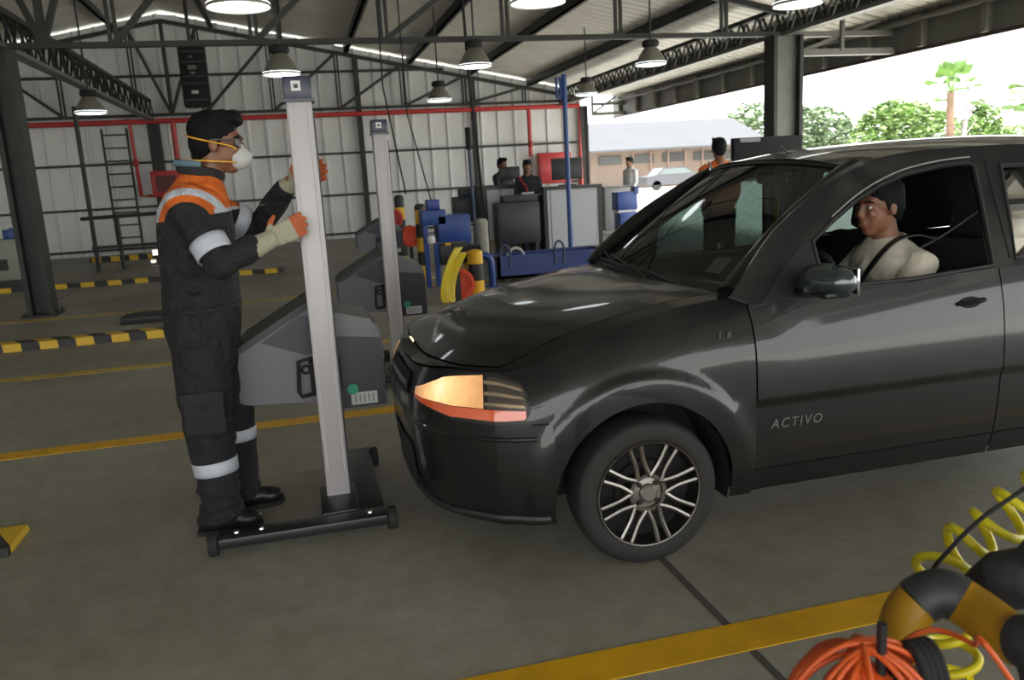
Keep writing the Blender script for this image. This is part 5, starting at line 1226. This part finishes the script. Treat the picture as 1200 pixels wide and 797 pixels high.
tag(MB().tube(smooth([Vector((1.16, 1.36, .006)), P(1078, 740, 1.31), P(1090, 676, 1.29), P(1112, 645, 1.24), P(1150, 608, 1.20), P(1200, 573, 1.18), P(1290, 510, 1.15), Vector((2.2, .6, 2.0)), Vector((2.3, .32, 3.42))], 8), .0042, 6).build('black_cable', BLACKM), 'thin black cable running up across the yellow spiral hose', 'cable')
# striped hoop guard, two legs on the floor
t = thing('striped_hoop', 'thick black and yellow bent hoop in the lower right corner', 'guard hoop', (1.02, 1.24, 0))
h0 = P(1056, 760, 1.22); key = [Vector((h0.x, h0.y, .012)), Vector((h0.x, h0.y, h0.z - .06)), P(1058, 735, 1.22), P(1075, 706, 1.215), P(1105, 695, 1.20), P(1138, 712, 1.16), P(1180, 745, 1.07), P(1230, 790, .98)]
key.append(Vector((key[-1].x + .04, key[-1].y - .02, .20))); key.append(Vector((key[-2].x + .05, key[-2].y - .03, .012)))
hp = smooth(key, 8); HR = .044
seg_ = [(0, 14, 1), (14, 25, 0), (25, 37, 1), (37, 46, 0), (46, 57, 1), (57, 72, 0)]
seg_ = [(0, 8, 1), (8, 17, 1), (17, 30, 0), (30, 38, 1), (38, 50, 0), (50, 58, 1), (58, 62, 0), (62, 72, 1)]
HY = mat('hoop_yellow', (.42, .22, .008), .45); HK = mat('hoop_black', (.03, .032, .036), .5)
seg_ = [(0, 10, HK), (10, 24, HY), (24, 37, HK), (37, 51, HY), (51, 60, HK), (60, 72, HY)]
for a, b, mm in seg_:
    MB().tube(hp[a:b + 1], HR + (.0016 if mm is HK else 0), 22).build('hoop_section', mm, t, ang=60)
for k_ in (key[0], key[-1]): MB().lathe([(0, .012), (.08, .012), (.08, 0)], (k_.x, k_.y, 0), n=20).build('foot_plate', HK, t)
t = tag(MB().tube(smooth([P(1128, 688, 1.26), P(1165, 682, 1.22), P(1215, 676, 1.16), P(1300, 670, 1.1), Vector((2.0, .8, .25)), Vector((2.2, .7, .04))], 8), [.012 + .045 * min(1, i / 9) for i in range(41)], 16).build('black_duct', mat('duct_black', (.03, .031, .034), .6, bump=.3, bscale=30)), 'black tapering duct entering from the right photo edge over the striped hoop', 'duct')
# orange cable bundle on a black stand
ORC = mat('orange_cable', (.6, .09, .012), .4)
c0 = P(1008, 838, 1.03); t = thing('orange_cable_reel', 'orange cable bundle wound on a black stand at the bottom edge', 'cable reel', (c0.x, c0.y, 0))
rnd = random.Random(11)
for k in range(11):
    an = -1.2 + k * .24 + rnd.uniform(-.08, .08); rr = .128 + rnd.uniform(-.012, .006); tl = rnd.uniform(-.10, .10)
    MB().tube([(c0.x + rr * math.cos(q) * math.cos(an), c0.y + rr * math.cos(q) * math.sin(an) * .8 + tl * .1, c0.z + rr * math.sin(q) * (1 - abs(tl) * .3) + tl * .05 * math.cos(q)) for q in [2 * PI * j / 36 for j in range(36)]], .0052, 6, closed=True).build('cable_turn', ORC, t, ang=80)
MB().ell(tuple(c0), (.07, .07, .095)).build('drum', mat('drum_orange', (.65, .09, .015), .35), t)
MB().tube([(c0.x + .02, c0.y - .02, .01), (c0.x + .02, c0.y - .02, P(1018, 734, 1.01).z)], .008, 8).box((c0.x + .02, c0.y - .02, .01), (.3, .3, .02), bev=.005).build('stand', BLACK, t)
for k in range(4): MB().tube([(c0.x + .085 + k * .011, c0.y - .01 + .10 * math.cos(q) * .5, c0.z + .112 * math.sin(q)) for q in [2 * PI * j / 28 for j in range(28)]], .009, 6, closed=True).build('black_cable_turn', BLACKM, t, ang=80)
MB().tube(smooth([c0 + Vector((.08, 0, .08)), P(1060, 752, 1.06), P(1095, 738, 1.06), P(1140, 755, 1.00), P(1180, 790, .93), Vector((1.35, .80, .05))], 8), .0045, 6).build('cable_tail', ORC, t)
